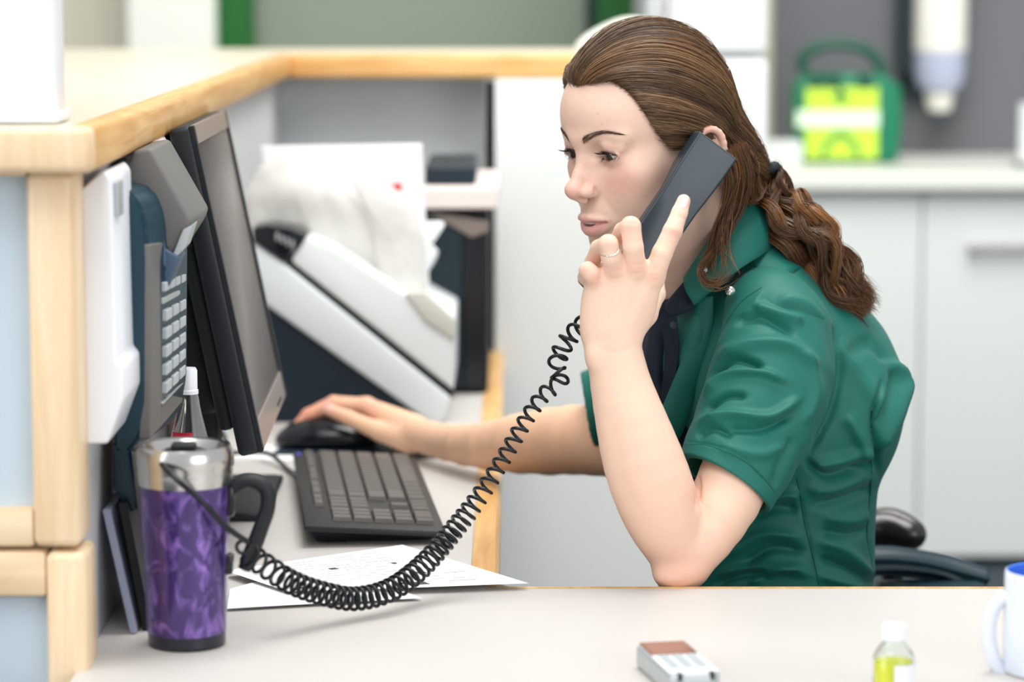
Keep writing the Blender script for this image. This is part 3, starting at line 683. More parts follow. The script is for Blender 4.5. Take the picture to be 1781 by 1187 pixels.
# dark computer tower, pale board and box on it
Yt = 4.37
a, b_ = W(742, 690, Yt), W(855, 362, Yt)
ct = thing('computer_tower', 'black computer tower standing on the desk behind the printer', 'computer', ((a[0]+b_[0])/2, Yt+.1, DESK))
B().box((a[0]-.02, Yt, DESK), (b_[0]-.006, Yt+.4, b_[2]), .006).build('case', 'black_soft', ct)
B().box((a[0]-.01, Yt-.012, DESK+.01), (b_[0]-.045, Yt-.001, b_[2]-.012), .005).build('front_panel', mat('tower_front', (16, 36, 44), .4), ct)
B().box((b_[0]-.045, Yt-.010, DESK+.01), (b_[0]-.010, Yt-.001, b_[2]-.03), .003).build('side_strip', 'black_gloss', ct)
B().prism([(b_[0]-.10, Yt-.016, b_[2]-.004), (b_[0]-.004, Yt-.016, b_[2]-.02), (b_[0]-.004, Yt-.016, b_[2]-.035), (b_[0]-.03, Yt-.016, b_[2]-.045)], (0, .02, 0), .002).build('top_trim', 'bezel_front', ct)
a2, b2 = W(700, 362, Yt), W(866, 324, Yt)
o = B().box((a2[0], Yt-.03, b_[2]+.0005), (b2[0], Yt+.36, b2[2]), .004).build('paper_ream', 'pink_board'); tag(o, 'pale pinkish stack lying on top of the black computer tower', 'paper ream')
a3, b3 = W(738, 322, Yt), W(828, 290, Yt)
o = B().box((a3[0], Yt+.02, b2[2]+.0005), (b3[0], Yt+.3, b3[2]), .006).build('recess_shade_box', 'navy_dark'); tag(o, 'added dark box standing in for the shaded recess under the counter ledge', 'recess shade')  # dark box added in place of the shade in the panel recess

# ------------------------------------------------------------------ wall box and telephone
Yw = 2.66
a, b_ = W(129, 778, Yw), W(204, 297, Yw)
wb = thing('wall_box', 'slim white plastic box fixed to the counter side beside the telephone', 'wall box', (X0+.01, Yw+.1, .93))
x1 = b_[0]
B().prism([(X0-.004, Yw, a[2]+.003), (x1-.014, Yw, a[2]+.003), (x1+.002, Yw, a[2]+.045), (x1+.002, Yw, a[2]+.075), (x1-.004, Yw, a[2]+.082), (x1-.006, Yw, b_[2]-.008), (x1-.012, Yw, b_[2]), (X0+.012, Yw, b_[2]-.004), (X0-.004, Yw, b_[2]-.018)], (0, .14, 0), .003, 3).build('cover', 'white_gloss', wb, True)
B().prism([tuple(W(*p, Yw-.003)) for p in [(131, 526), (136, 500), (141, 478), (135, 455), (133, 330), (130, 330)]], (0, .1, 0)).build('side_gap_shade', 'black_soft', wb)  # black sliver added for the shade in the gap left of the cover
B().box((x1-.006, Yw+.012, b_[2]-.045), (x1-.0015, Yw+.05, b_[2]-.012), .001).build('slot', 'silver_plastic', wb)

tp = thing('desk_telephone', 'dark grey push button telephone base hung on the counter side', 'telephone', (X0+.03, 2.9, .9))
# side profile faces the camera; the keypad face looks to the right and slightly towards the camera
P = lambda px, py, Y: W(px, py, Y)
near, far = 2.78, 2.96
body = [(196, 324), (214, 326), (234, 340), (249, 366), (257, 402), (259, 450), (258, 700), (246, 760), (222, 792), (196, 790)]
nv = [P(a, b, near) for a, b in body]
bmT = bmesh.new(); f0 = [bmT.verts.new(p) for p in nv]
fr2 = []
for (a, b), p in zip(body, nv):
    q = p.copy(); q[1] = far
    if a > 215: q[0] = p[0]+.018
    fr2.append(bmT.verts.new(q))
bmT.faces.new(f0); bmT.faces.new(fr2[::-1])
for i in range(len(f0)): bmT.faces.new((f0[i], f0[(i+1) % len(f0)], fr2[(i+1) % len(f0)], fr2[i]))
bmesh.ops.recalc_face_normals(bmT, faces=bmT.faces[:]); bmesh.ops.bevel(bmT, geom=bmT.edges[:], offset=.004, segments=3, affect='EDGES', clamp_overlap=True)
b = B(); b.bm = bmT; b.build('base', 'phone_teal', tp, True)
# slanted face plate and keypad
A_, Bq = P(262, 425, near), P(320, 410, 2.96); C_, E_ = P(318, 700, 2.96), P(262, 765, near)
fx_ = unit(Bq-A_+(C_-E_)); fd = unit((E_-A_)+(C_-Bq)); fd = unit(fd-fx_*(fd@fx_)); fn = unit(np.cross(fx_, fd)); fn = fn if fn[1] < 0 or fn[0] > 0 else -fn
if fn[0] < 0: fn = -fn
plate = [A_, Bq, C_, E_]
B().prism([tuple(p) for p in plate], tuple(-fn*.012), .002).build('face_plate', 'phone_grey', tp)
def FP(s, t, off=0):   # s across (0 near, 1 far), t down
    return (A_*(1-s)+Bq*s)*(1-t)+(E_*(1-s)+C_*s)*t+fn*off
def fkey(s0, s1, t0, t1, off=.004, m='key_grey', nm='key', bev=.0012):
    q = [FP(s0, t0, off), FP(s1, t0, off), FP(s1, t1, off), FP(s0, t1, off)]
    B().prism([tuple(x) for x in q], tuple(-fn*(off+.002)), bev).build(nm, m, tp)
fkey(.30, .98, .30, .335, .003, 'silver_plastic', 'display_trim'); 
for c_ in range(4): fkey(.32+.17*c_, .45+.17*c_, .22, .27)
for r_ in range(5):
    for c_ in range(3): fkey(.34+.22*c_, .50+.22*c_, .37+.098*r_, .43+.098*r_, .005)
fkey(.30, .98, .86, .875, .003, 'silver_plastic', 'display_trim')
# handset cradle hood at the top
slabT = lambda l, Y, dep, nm, m, bev=.004: B().prism([tuple(P(x, y, Y)) for x, y in l], (0, dep, 0), bev, 3).build(nm, m, tp, True)
slabT([(232, 262), (262, 258), (334, 384), (329, 400), (300, 446), (268, 410), (244, 384), (222, 340), (200, 330)], 2.86, .16, 'cradle', 'phone_grey')
slabT([(243, 345), (262, 352), (282, 395), (287, 440), (290, 470), (272, 455), (262, 400)], 2.845, .02, 'hook_switch', 'phone_blue')
slabT([(282, 430), (312, 448), (290, 505), (284, 500)], 2.85, .06, 'receiver_rest', 'phone_blue', .002)
slabT([(318, 400), (334, 392), (322, 430), (306, 448), (300, 445)], 2.855, .05, 'trim', 'key_grey', .001)
# wall bracket under the phone
slabT([(194, 770), (226, 785), (240, 858), (240, 888), (226, 893), (196, 850)], 2.78, .10, 'wall_bracket', 'phone_teal', .003)
slabT([(228, 786), (236, 790), (250, 862), (248, 892), (240, 894)], 2.775, .02, 'bracket_edge', 'phone_grey', .001)
o = B().prism([tuple(P(x, y, 3.02)) for x, y in [(214, 236), (252, 222), (276, 262), (240, 300)]], (0, .1, 0), .003).build('leaflet_stack', 'pink_board'); tag(o, 'pale papers tucked behind the telephone under the ledge', 'papers')
o = B().prism([tuple(P(x, y, 2.9)) for x, y in [(210, 262), (225, 256), (226, 270), (212, 277)]], (0, .01, 0), .001).build('sticky_note', 'lilac'); tag(o, 'lilac sticky note above the telephone', 'sticky note')
o = B().prism([tuple(P(x, y, 3.25)) for x, y in [(246, 246), (276, 232), (318, 300), (300, 330)]], (0, .15, 0), .003).build('document_holder', 'black_soft'); tag(o, 'dark flat document holder leaning between telephone and monitor', 'document holder')

# spray bottle behind the travel mug
sb = thing('sanitizer_bottle', 'clear bottle with white cap and red label behind the travel mug', 'bottle', W(330, 800, 3.04)*V3(1, 1, 0)+V3(0, 0, DESK))
Yb_ = 3.04; c0 = W(330, 800, Yb_); zt = W(325, 640, Yb_)[2]; zc = W(325, 685, Yb_)[2]
h_ = zc-DESK
B().lathe([(0, .001), (.030, .001), (.033, .006), (.033, h_*.45), (.030, h_*.55), (.012, h_*.93), (.010, h_)], tuple(c0*V3(1, 1, 0)+V3(0, 0, DESK))).build('bottle', 'glass', sb, True)
B().lathe([(0, .003), (.030, .003), (.0315, .01), (.0315, h_*.32), (0, h_*.32)], tuple(c0*V3(1, 1, 0)+V3(0, 0, DESK))).build('gel', 'label_white', sb, True)
B().lathe([(.0105, 0), (.0105, .004), (.0095, .005), (.0095, zt-zc-.003), (.008, zt-zc), (0, zt-zc)], (c0[0], c0[1], zc)).build('cap', 'white_gloss', sb, True)
V = [];
for z in (h_*.10, h_*.80):
    rr = .0337 if z < h_*.5 else .022
    for t in np.linspace(-2.4, -1.3, 10): V.append((c0[0]+rr*math.cos(t), c0[1]+rr*math.sin(t), DESK+z))
o = fast_mesh('label', V, [(i, i+1, i+11, i+10) for i in range(9)], 'label_red', sb)

# ------------------------------------------------------------------ travel mug
tc = D(318, 1136, DESK); tc[1] += .036; Yt_ = tc[1]
zz = lambda py: W(318, py, Yt_-.03)[2]
tm_ = thing('travel_mug', 'purple translucent travel mug with steel lid rim and black handle', 'mug', (tc[0], tc[1], DESK))
z1 = zz(850); z2 = zz(782); hb = z1-DESK; mm = mpp(Yt_); r0, r1, r2 = 69*mm, 81*mm, 86*mm
base = (tc[0], tc[1], DESK)
B().lathe([(0, 0), (r0-.003, 0), (r0, .003), (r0, .012), (r0+.0005, .016)], base, 64).build('foot', 'purple_dark', tm_, True)
B().lathe([(r0+.0005, .014), (r1, hb), (r1-.002, hb+.001), (r1-.004, hb-.004), (r0-.003, .018), (0, .018)], base, 64).build('body', 'purple_shell', tm_, True)
B().lathe([(r1-.001, hb-.001), (r1+.001, hb), (r2-.0005, hb+.012), (r2-.001, hb+.016), (r2+.0003, hb+.02), (r2, z2-DESK-.006), (r2-.003, z2-DESK), (r2-.008, z2-DESK-.001), (r2-.012, z2-DESK-.008), (r2-.014, z2-DESK-.014), (0, z2-DESK-.014)], base, 64).build('collar', 'steel', tm_, True)
B().lathe([(0, z2-DESK-.004), (r2-.03, z2-DESK-.004), (r2-.02, z2-DESK-.009), (r2-.012, z2-DESK-.013), (0, z2-DESK-.0138)], base, 48).build('lid', 'black_gloss', tm_, True)
B().box((tc[0]-.012, tc[1]-.012, z2-.006), (tc[0]+.012, tc[1]+.006, z2+.002), .003, 3).build('sip_slider', 'black_soft', tm_, True)
hpts = spline([W(392, 858, Yt_), W(430, 836, Yt_), W(462, 850, Yt_), W(466, 880, Yt_), W(455, 915, Yt_), W(440, 955, Yt_), W(425, 990, Yt_)], 40)
wv = np.linspace(0, 1, 40); rad = 12.5*mm*(1+.2*wv)*np.where(wv > .97, .8, 1)
V, F = tubes(np.array([hpts]), np.array([rad]), 12); V = np.array(V); V[:, 1] = Yt_+(V[:, 1]-Yt_)*1.25
bb = B(); tt = bmesh.new(); vs = [tt.verts.new(p) for p in V]; [tt.faces.new([vs[i] for i in f]) for f in F]; tt.faces.new(vs[:12][::-1]); tt.faces.new(vs[-12:]); bb._add(tt); bb.build('handle', 'black_soft', tm_, True, 60)
B().box((tc[0]+r1-.004, tc[1]-.011, hb*.80+DESK), (tc[0]+r1+.004, tc[1]+.011, hb*1.0+DESK-.002), .003).build('handle_mount', 'black_gloss', tm_, True)
B().box((tc[0]+r0*.5+r1*.5-.004, tc[1]-.010, hb*.44+DESK), (tc[0]+r1+.002, tc[1]+.010, hb*.56+DESK), .003).build('handle_mount', 'black_gloss', tm_, True)

# tall file leaning between counter and mug
a = D(228, 1102, DESK); 
o = B().prism([(a[0]+.000, a[1]-.005, DESK+.0005), (a[0]+.006, a[1]-.005, DESK+.0005), (X0+.004, a[1]+.005, W(224, 890, a[1])[2]), (X0-.004, a[1]+.005, W(224, 890, a[1])[2])], (0, .20, 0), .001).build('document_wallet', mat('wallet', (168, 176, 200), .5)); tag(o, 'pale blue document wallet leaning on the counter side behind the purple mug', 'document wallet')
o = B().prism([(a[0]+.010, a[1]+.01, DESK+.0005), (a[0]+.019, a[1]+.01, DESK+.0005), (X0+.020, a[1]+.01, W(224, 880, a[1])[2]), (X0+.011, a[1]+.01, W(224, 880, a[1])[2])], (0, .2, 0), .001).build('ring_binder', 'black_soft'); tag(o, 'dark binder leaning behind the purple mug', 'binder')

# ------------------------------------------------------------------ papers on the desk
def flat_paper(l, z, nm, label, seed, lines, group=None, amp=.0008, lift=None):
    c = [D(x, y, z) for x, y in l]; nx, ny = 30, 24; V = []
    for j in range(ny):
        for i in range(nx):
            s, t = i/(nx-1), j/(ny-1); p = (c[0]*(1-s)+c[1]*s)*(1-t)+(c[3]*(1-s)+c[2]*s)*t
            if lift: p = p+V3(0, 0, lift(s, t))
            V.append(p)
    V = np.array(V); V[:, 2] += amp*(1+snoise(V, seed, 1, 25))
    F = [(j*nx+i, (j+1)*nx+i, (j+1)*nx+i+1, j*nx+i+1) for j in range(ny-1) for i in range(nx-1)]
    o = fast_mesh(nm, V, F, 'paper'); tag(o, label, 'paper', group)
    G = V.reshape(ny, nx, 3)
    def at(s, t):
        x, y = np.clip(s, 0, .9999)*(nx-1), np.clip(t, 0, .9999)*(ny-1); i, j = int(x), int(y); u_, w_ = x-i, y-j
        return (G[j, i]*(1-u_)+G[j, i+1]*u_)*(1-w_)+(G[j+1, i]*(1-u_)+G[j+1, i+1]*u_)*w_+V3(0, 0, .0005)
    for m_, items in lines.items():
        VV, FF = [], []
        for s0, t0, s1, t1 in items:
            k = max(2, int(abs(s1-s0)*24)+1)
            b0 = len(VV)
            for q in range(k):
                s = s0+(s1-s0)*q/(k-1); VV += [at(s, t0), at(s, t1)]
            FF += [(b0+2*q, b0+2*q+1, b0+2*q+3, b0+2*q+2) for q in range(k-1)]
        fast_mesh('printing', VV, FF, m_, o, False)
    return o
rr_ = random.Random(4)
l1 = []; 
for i in range(13):
    t = .08+.065*i; s = .05
    while s < .8:
        w_ = rr_.uniform(.03, .14); l1.append((s, t, min(s+w_, .9), t+.010)); s += w_+rr_.uniform(.015, .12)
flat_paper([(394, 1000), (706, 955), (800, 985), (440, 1062)][:0] or [(400, 1030), (560, 985), (735, 1045), (395, 1064)], DESK+.0006, 'document', 'lower printed page under the form, near the purple mug', 6, {'print_grey': l1[:40]}, 'papers on the desk', lift=lambda s, t: 0.002)
flat_paper([(392, 999), (700, 954), (920, 1022), (500, 1036)], DESK+.0035, 'document', 'printed form lying on top at the desk corner', 2, {'print_grey': l1+[(.07, .03, .93, .034), (.07, .6, .93, .604), (.07, .03, .073, .6), (.93, .03, .933, .6)], 'print_dark': [(.70, .62, .74, .655), (.52, .86, .62, .93), (.05, .86, .16, .90), (.41, .33, .45, .37), (.72, .34, .74, .38)]}, 'papers on the desk', lift=lambda s, t: .003)

# ------------------------------------------------------------------ foreground: mobile phone, vial, mug
mb = thing('cordless_handset', 'silver cordless phone lying on the desk in the foreground', 'phone', D(1180, 1150, DESK))
z_ = DESK+.022
q = [D(1102, 1118, z_), D(1192, 1112, z_), D(1262, 1164, z_), D(1160, 1183, z_)]
ea = unit((q[3]-q[0])+(q[2]-q[1])); ew = unit((q[1]-q[0])+(q[2]-q[3])); ew = unit(ew-ea*(ea@ew)); wm, lm = .052, np.linalg.norm((q[3]+q[2]-q[0]-q[1])/2)
en = np.cross(ew, ea); en = en if en[2] > 0 else -en
MB_ = frame_M(ew, ea, en, (q[0]+q[1]+q[2]+q[3])/4+V3(0, 0, 0)); lm = max(lm, .125)
prf = [(-wm/2, -lm/2+.012), (-wm/2+.012, -lm/2), (wm/2-.012, -lm/2), (wm/2, -lm/2+.012), (wm/2-.002, lm/2-.006), (wm/2-.008, lm/2), (-wm/2+.008, lm/2), (-wm/2+.002, lm/2-.006)]
B().prism([tuple(MB_ @ Vector((x, y, -.0215))) for x, y in prf], tuple(en*.0215), .004, 3).build('body', 'silver_plastic', mb, True)
B().box((-wm/2+.004, -lm/2+.008, -.001), (wm/2-.004, -lm/2+.056, .0012), .001, 1, M=MB_).build('display', 'mobile_screen', mb)
B().box((-wm/2+.003, -lm/2+.058, -.001), (wm/2-.003, lm/2-.008, .0008), .001, 1, M=MB_).build('key_panel', 'white_gloss', mb)
for r_ in range(5):
    for c_ in range(3): B().box((-.018+.013*c_, -lm/2+.062+.0105*r_, .0005), (-.008+.013*c_, -lm/2+.069+.0105*r_, .0022), .001, 1, M=MB_).build('key', 'key_grey', mb)
B().box((-.014, lm/2-.004, -.018), (.014, lm/2+.0008, -.004), .001, 1, M=MB_).build('charging_slot', 'key_grey', mb)
for s_ in (-1, 1): B().box((s_*.015-.002, lm/2-.006, -.006), (s_*.015+.002, lm/2+.001, .0012), .0005, 1, M=MB_).build('contact', 'black_soft', mb)

vc = D(1558, 1214, DESK); vc[1] += .018; vm = mpp(vc[1]); 
vi = thing('medicine_vial', 'small clear vial with yellow liquid and white label', 'vial', (vc[0], vc[1], DESK))
vb = (vc[0], vc[1], DESK+.0005); zv = lambda py: W(1556, py, vc[1])[2]-DESK
rv = 37.5*vm; h1, h2, h3 = zv(1143), zv(1112), zv(1088)
B().lathe([(0, 0), (rv-.001, 0), (rv, .002), (rv, h1), (rv*.82, h1+.006), (rv*.42, h2-.001), (rv*.40, h2+.006), (rv*.34, h2+.006), (rv*.36, h2-.002), (rv*.78, h1+.004), (rv-.0015, h1-.001), (rv-.0015, .003), (0, .002)], vb).build('glass_body', 'glass', vi, True)
B().lathe([(0, .0022), (rv-.0018, .0032), (rv-.0018, h1-.004), (0, h1-.004)], vb).build('liquid', 'vial_liquid', vi, True)
B().lathe([(rv*.46, h2-.002), (rv*.55, h2), (rv*.55, h3-.001), (rv*.5, h3), (0, h3)], vb).build('cap', 'white_gloss', vi, True)
V = []
for z in (.008, h1-.004):
    for t in np.linspace(-1.66, .5, 16): V.append((vc[0]+(rv+.0003)*math.cos(t), vc[1]+(rv+.0003)*math.sin(t), DESK+z))
fast_mesh('label', V, [(i, i+1, i+17, i+16) for i in range(15)], 'label_white', vi)

gc = W(1852, 1100, 2.60); gx = W(1748, 1000, 2.60)[0]; rg = .042; gcx = gx+rg
gz = W(1781, 993, 2.6)[2]; mg = thing('coffee_mug', 'white mug with blue inside at the right edge', 'mug', (gcx, 2.6, DESK))
gh = gz-DESK; gb = (gcx, 2.6, DESK+.0003)
B().lathe([(0, .003), (rg-.006, .003), (rg-.005, 0), (rg-.001, .001), (rg, .006), (rg, gh-.003), (rg-.001, gh-.0005), (rg-.002, gh)], gb, 64).build('body', 'mug_white', mg, True)
B().lathe([(rg-.0021, gh), (rg-.0035, gh-.0008), (rg-.004, gh-.004), (rg-.004, .012), (rg-.01, .006), (0, .005)], gb, 64).build('inside', 'mug_blue', mg, True)
hp = spline([W(1762, 1040, 2.6), W(1738, 1046, 2.6), W(1722, 1075, 2.6), W(1720, 1115, 2.6), W(1732, 1155, 2.6), W(1752, 1178, 2.6), W(1775, 1184, 2.6)], 40)
B().tube(hp, .0068, 14).build('handle', 'mug_white', mg, True, 180)

# ------------------------------------------------------------------ telephone handset
h0, h1_ = W(1250, 254, 3.072), W(1058, 530, 3.040)
ha = unit(h1_-h0); hw = unit(W(1281, 283, 3.07)-W(1218, 227, 3.078)); hw = unit(hw-ha*(ha@hw)); hn = np.cross(ha, hw); hn = hn if hn[1] < 0 else -hn
# roll so that the thick upper left side shows
rl = math.radians(-16); hw2 = hw*math.cos(rl)+hn*math.sin(rl); hn2 = -hw*math.sin(rl)+hn*math.cos(rl)
if hn2[1] > 0: hn2 = -hn2
MH = frame_M(hw2, ha, hn2, h0)       # x width (to right-down), y towards the mouthpiece, z towards the camera (back of handset)
LH = np.linalg.norm(h1_-h0); HW = .0262
hs = thing('telephone_handset', 'dark grey telephone handset held in the raised left hand at the ear', 'handset', h0)
def hs_loft(secs, m, nm, par=None, seg=6):
    V = []; 
    for y, w, z0, z1, rr in secs:         # rounded rectangle section
        pts = []
        for cx, cz, a0 in ((w-rr, z1-rr, 0), (-w+rr, z1-rr, 90), (-w+rr, z0+rr, 180), (w-rr, z0+rr, 270)):
            for k in range(seg+1):
                t = math.radians(a0+90*k/seg); pts.append((cx+rr*math.cos(t), y, cz+rr*math.sin(t)))
        V += [tuple(MH @ Vector(p)) for p in pts]
    K = 4*(seg+1); bm_ = bmesh.new(); vs = [bm_.verts.new(p) for p in V]; n = len(secs)
    for i in range(n-1):
        for j in range(K): bm_.faces.new((vs[i*K+j], vs[i*K+(j+1) % K], vs[(i+1)*K+(j+1) % K], vs[(i+1)*K+j]))
    bm_.faces.new(vs[:K][::-1]); bm_.faces.new(vs[-K:]); bmesh.ops.recalc_face_normals(bm_, faces=bm_.faces[:])
    b = B(); b.bm = bm_; return b.build(nm, m, par, True, 35)
hs_loft([(0, HW-.001, -.026, -.001, .003), (.0012, HW, -.028, 0, .003), (.04, HW-.001, -.029, .0015, .003), (.058, HW-.002, -.020, .002, .003), (.075, HW-.003, -.016, .002, .003), (.13, HW-.003, -.016, .002, .003), (.15, HW-.002, -.020, .0015, .003), (.162, HW, -.030, .001, .003), (LH-.002, HW, -.030, -.001, .003), (LH, HW-.001, -.029, -.002, .003)], 'handset', 'grip', hs)
B().box((-HW+.001, -.0012, -.025), (HW-.001, .0006, -.004), .0005, 1, M=MH).build('end_cap', 'handset_edge', hs)
B().box((-HW+.002, LH-.001, -.028), (HW-.002, LH+.002, -.004), .001, 1, M=MH).build('end_cap', 'handset_edge', hs)
mtip = B(); a = W(1006, 491, 3.035); 
mtip.prism([tuple(W(*p, 3.03)) for p in [(1004, 490), (1016, 478), (1040, 500), (1052, 535), (1024, 512)]], (0, .018, 0), .002, 2).build('mouthpiece', 'handset_edge', hs, True)
for yy, zz_ in ((.022, -.028), (LH-.022, -.030)):
    B().lathe([(0, 0), (.017, 0), (.0185, -.002), (.017, -.004), (.005, -.003), (0, -.003)], (0, 0, 0), 32, M=MH @ Matrix.Translation((0, yy, zz_+.001))).build('speaker_cap', 'handset', hs, True)

# ------------------------------------------------------------------ coiled cord
cc = thing('coiled_cord', 'black coiled telephone cord hanging from the handset across the desk', 'cord', D(620, 1055, DESK))
st = spline([W(262, 772, 2.80), W(285, 812, 2.66), W(350, 872, 2.64), W(395, 918, 2.66), W(432, 944, 2.68)], 40)
B().tube(st, .0029, 10).build('straight_lead', 'cord_black', cc, True, 180)
cp_ = [(432, 944, 2.68), (432, 962, 2.70), (462, 985, 2.72), (510, 1015, 2.75), (565, 1034, 2.78), (620, 1042, 2.81), (680, 1026, 2.84), (735, 985, 2.88), (790, 922, 2.91), (840, 855, 2.93), (880, 790, 2.95), (915, 730, 2.965), (945, 688, 2.98), (974, 664, 2.99), (968, 640, 2.99), (975, 612, 3.0), (992, 585, 3.0), (1012, 568, 3.01), (1030, 545, 3.03), (1045, 525, 3.04)]
cen_ = spline([W(*p) for p in cp_], 3200)
px_ = project(cen_); ds = np.r_[0, np.linalg.norm(np.diff(px_, axis=0), axis=1)]; 
pit = np.interp(px_[:, 1], [560, 660, 860, 900, 950], [20, 22, 20, 13, 12]); left = px_[:, 0] < 600; pit[left] = 12.5
pit = np.where((px_[:, 0] < 490) & left, 19, pit)
ph = np.cumsum(ds/pit)*2*np.pi
rc_ = np.interp(px_[:, 1], [560, 640, 690, 820, 900, 1000], [16, 15.5, 12.5, 13.5, 16.5, 19])*mpp(2.85)
rc_ = rc_*np.clip(np.arange(3200)/60., .25, 1)*1.0
T = np.gradient(cen_, axis=0); T /= np.linalg.norm(T, axis=1)[:, None]
n1 = np.cross(T, V3(0, 1, .2)); n1 /= np.linalg.norm(n1, axis=1)[:, None]; n2 = np.cross(T, n1)
hx_ = cen_+rc_[:, None]*(np.cos(ph)[:, None]*n1+np.sin(ph)[:, None]*n2)
V, F = tubes(np.array([hx_]), np.array([np.full(3200, .0019)]), 8); fast_mesh('coil', V, F, 'cord_black', cc)
# ------------------------------------------------------------------ the woman
mat('skin', (236, 205, 186), 0.5, vcol=True, noise=0.25, nscale=55, dark=0.93, bump=0.12, bscale=700, sss=0.22, spec=0.4)
mat('hair', (90, 60, 38), 0.34, vcol=True, noise=0.0, spec=0.5)
mat('scrub_green', (0, 98, 87), 0.58, noise=0.25, nscale=9, dark=0.93, bump=0.25, bscale=1400, sheen=0.06)
mat('scrub_seam', (4, 84, 70), 0.7)
mat('navy_cloth', (6, 24, 44), 0.75, bump=0.4, bscale=1300)
mat('eye', (235, 230, 226), 0.08, vcol=True, coat=0.6)
mat('teeth', (232, 226, 216), 0.25)
mat('trousers', (22, 40, 46), 0.8)
mat('brow', (88, 66, 54), 0.7)
mat('lash', (22, 16, 14), 0.6)
mat('hair_elastic', (16, 30, 34), 0.8)
PSI, NOD, ROLL, HS = math.radians(36), math.radians(10), math.radians(0), 1.04
fw = V3(-math.cos(PSI)*math.cos(NOD), -math.sin(PSI)*math.cos(NOD), -math.sin(NOD)); lf = V3(math.sin(PSI), -math.cos(PSI), 0); upv = np.cross(fw, lf)
lf, upv = lf*math.cos(ROLL)+upv*math.sin(ROLL), upv*math.cos(ROLL)-lf*math.sin(ROLL)
HR = np.column_stack([fw, lf, upv])
EYE = V3(.079, .031, 0)
HO = W(1058, 270, 3.10)-HR@(EYE*HS)
def h2w(P): return HO+(np.asarray(P)*HS)@HR.T
def w2h(P): return ((np.asarray(P)-HO)@HR)/HS
person = thing('person', 'woman in green short sleeved scrub top sitting and holding a telephone handset to her ear', 'person', W(1360, 1000, 3.27)*V3(1, 1, 0)+V3(0, 0, .45))
HF = Field()
SK = Field()
for Fd in (HF, SK):
    Fd.ell((-.004, 0, .030), (.090, .0735, .086), .01).ell((.0425, 0, .036), (.0515, .058, .052), .02)
    Fd.ell((.030, 0, -.028), (.054, .056, .062), .02)
HF.cone((.008, .050, -.062), (.061, .020, -.100), .015, .015, .02).cone((.008, -.050, -.062), (.061, -.020, -.100), .015, .015, .02)
HF.cone((.0, .056, -.030), (.008, .049, -.065), .016, .014, .02).cone((.0, -.056, -.030), (.008, -.049, -.065), .016, .014, .02)
HF.ell((.064, 0, -.101), (.0165, .019, .0155), .018)
HF.ell((.064, 0, -.068), (.030, .032, .028), .02)
for s in (1, -1):
    HF.ell((.055, s*.034, -.034), (.0195, .021, .023), .020)           # cheek
    HF.ell((.044, s*.050, -.020), (.024, .012, .016), .018)
    HF.ell((.036, s*.038, -.062), (.026, .019, .028), .024)           # lower cheek
    HF.cone((.086, s*.008, .018), (.068, s*.046, .018), .008, .006, .012)   # brow ridge
    HF.ell((.090, s*.029, .001), (.017, .018, .0125), .014, mode='-') # socket
HF.chain([(.084, 0, .014), (.0880, 0, -.002), (.0980, 0, -.020), (.1065, 0, -.0315)], [.0095, .0070, .0066, .0068], .009)
HF.cone((.080, .009, -.010), (.090, .011, -.034), .008, .0065, .010).cone((.080, -.009, -.010), (.090, -.011, -.034), .008, .007, .010)
HF.ell((.1072, 0, -.0335), (.0092, .0092, .0084), .007)
for s in (1, -1):
    HF.ell((.0965, s*.0108, -.0378), (.0082, .0054, .0058), .006)
    HF.cone((.0915, s*.0165, -.0425), (.0915, s*.0158, -.033), .0010, .0007, .003, mode='-')
HF.cone((.1075, 0, -.0385), (.097, 0, -.0465), .0042, .005, .005)
for s in (1, -1): HF.ell((.1022, s*.0062, -.0438), (.0056, .0028, .0028), .002, mode='-')
for s in (1, -1):                                                     # eyelids
    ec = V3(.0685, s*.031, .0)
    HF.ell(ec, .0138, .005)
    HF.cone(ec+V3(.0105, -s*.0105, -.0035), ec+V3(.011, s*.0125, -.0010), .0035, .003, .004)
    HF.cone(ec+V3(.0085, -s*.012, .0060), ec+V3(.0104, 0, .0105), .0028, .0030, .009).cone(ec+V3(.0104, 0, .0105), ec+V3(.004, s*.0140, .0070), .0030, .0028, .009)
    HF.ell(ec+V3(.0140, s*.0005, -.0006), (.0088, .0156, .0050), .0010, mode='-')
# lips
for s in (1, -1):
    HF.chain([(.0795, s*.0255, -.0705), (.0900, s*.0155, -.0680), (.0955, s*.0062, -.0660), (.0958, 0, -.0668)], [.0018, .0034, .0040, .0038], .003, n=9)
    HF.chain([(.0795, s*.0250, -.0722), (.0865, s*.0155, -.0778), (.0900, s*.006, -.0800), (.0903, 0, -.0802)], [.0018, .0042, .0052, .0054], .004, n=9)
for s in (1, -1):
    HF.chain([(.0815, s*.0255, -.0712), (.093, s*.0150, -.0716), (.103, s*.004, -.0722), (.1040, 0, -.0722)], [.0008, .0018, .0034, .0034], .0012, n=9, mode='-')
    HF.chain([(.0790, s*.0200, -.0714), (.086, s*.0120, -.0718), (.092, s*.004, -.0722), (.0920, 0, -.0722)], [.0008, .0020, .0034, .0034], .0012, n=7, mode='-')
HF.cone((.0985, 0, -.0510), (.1015, 0, -.0590), .0022, .0020, .003, mode='-')
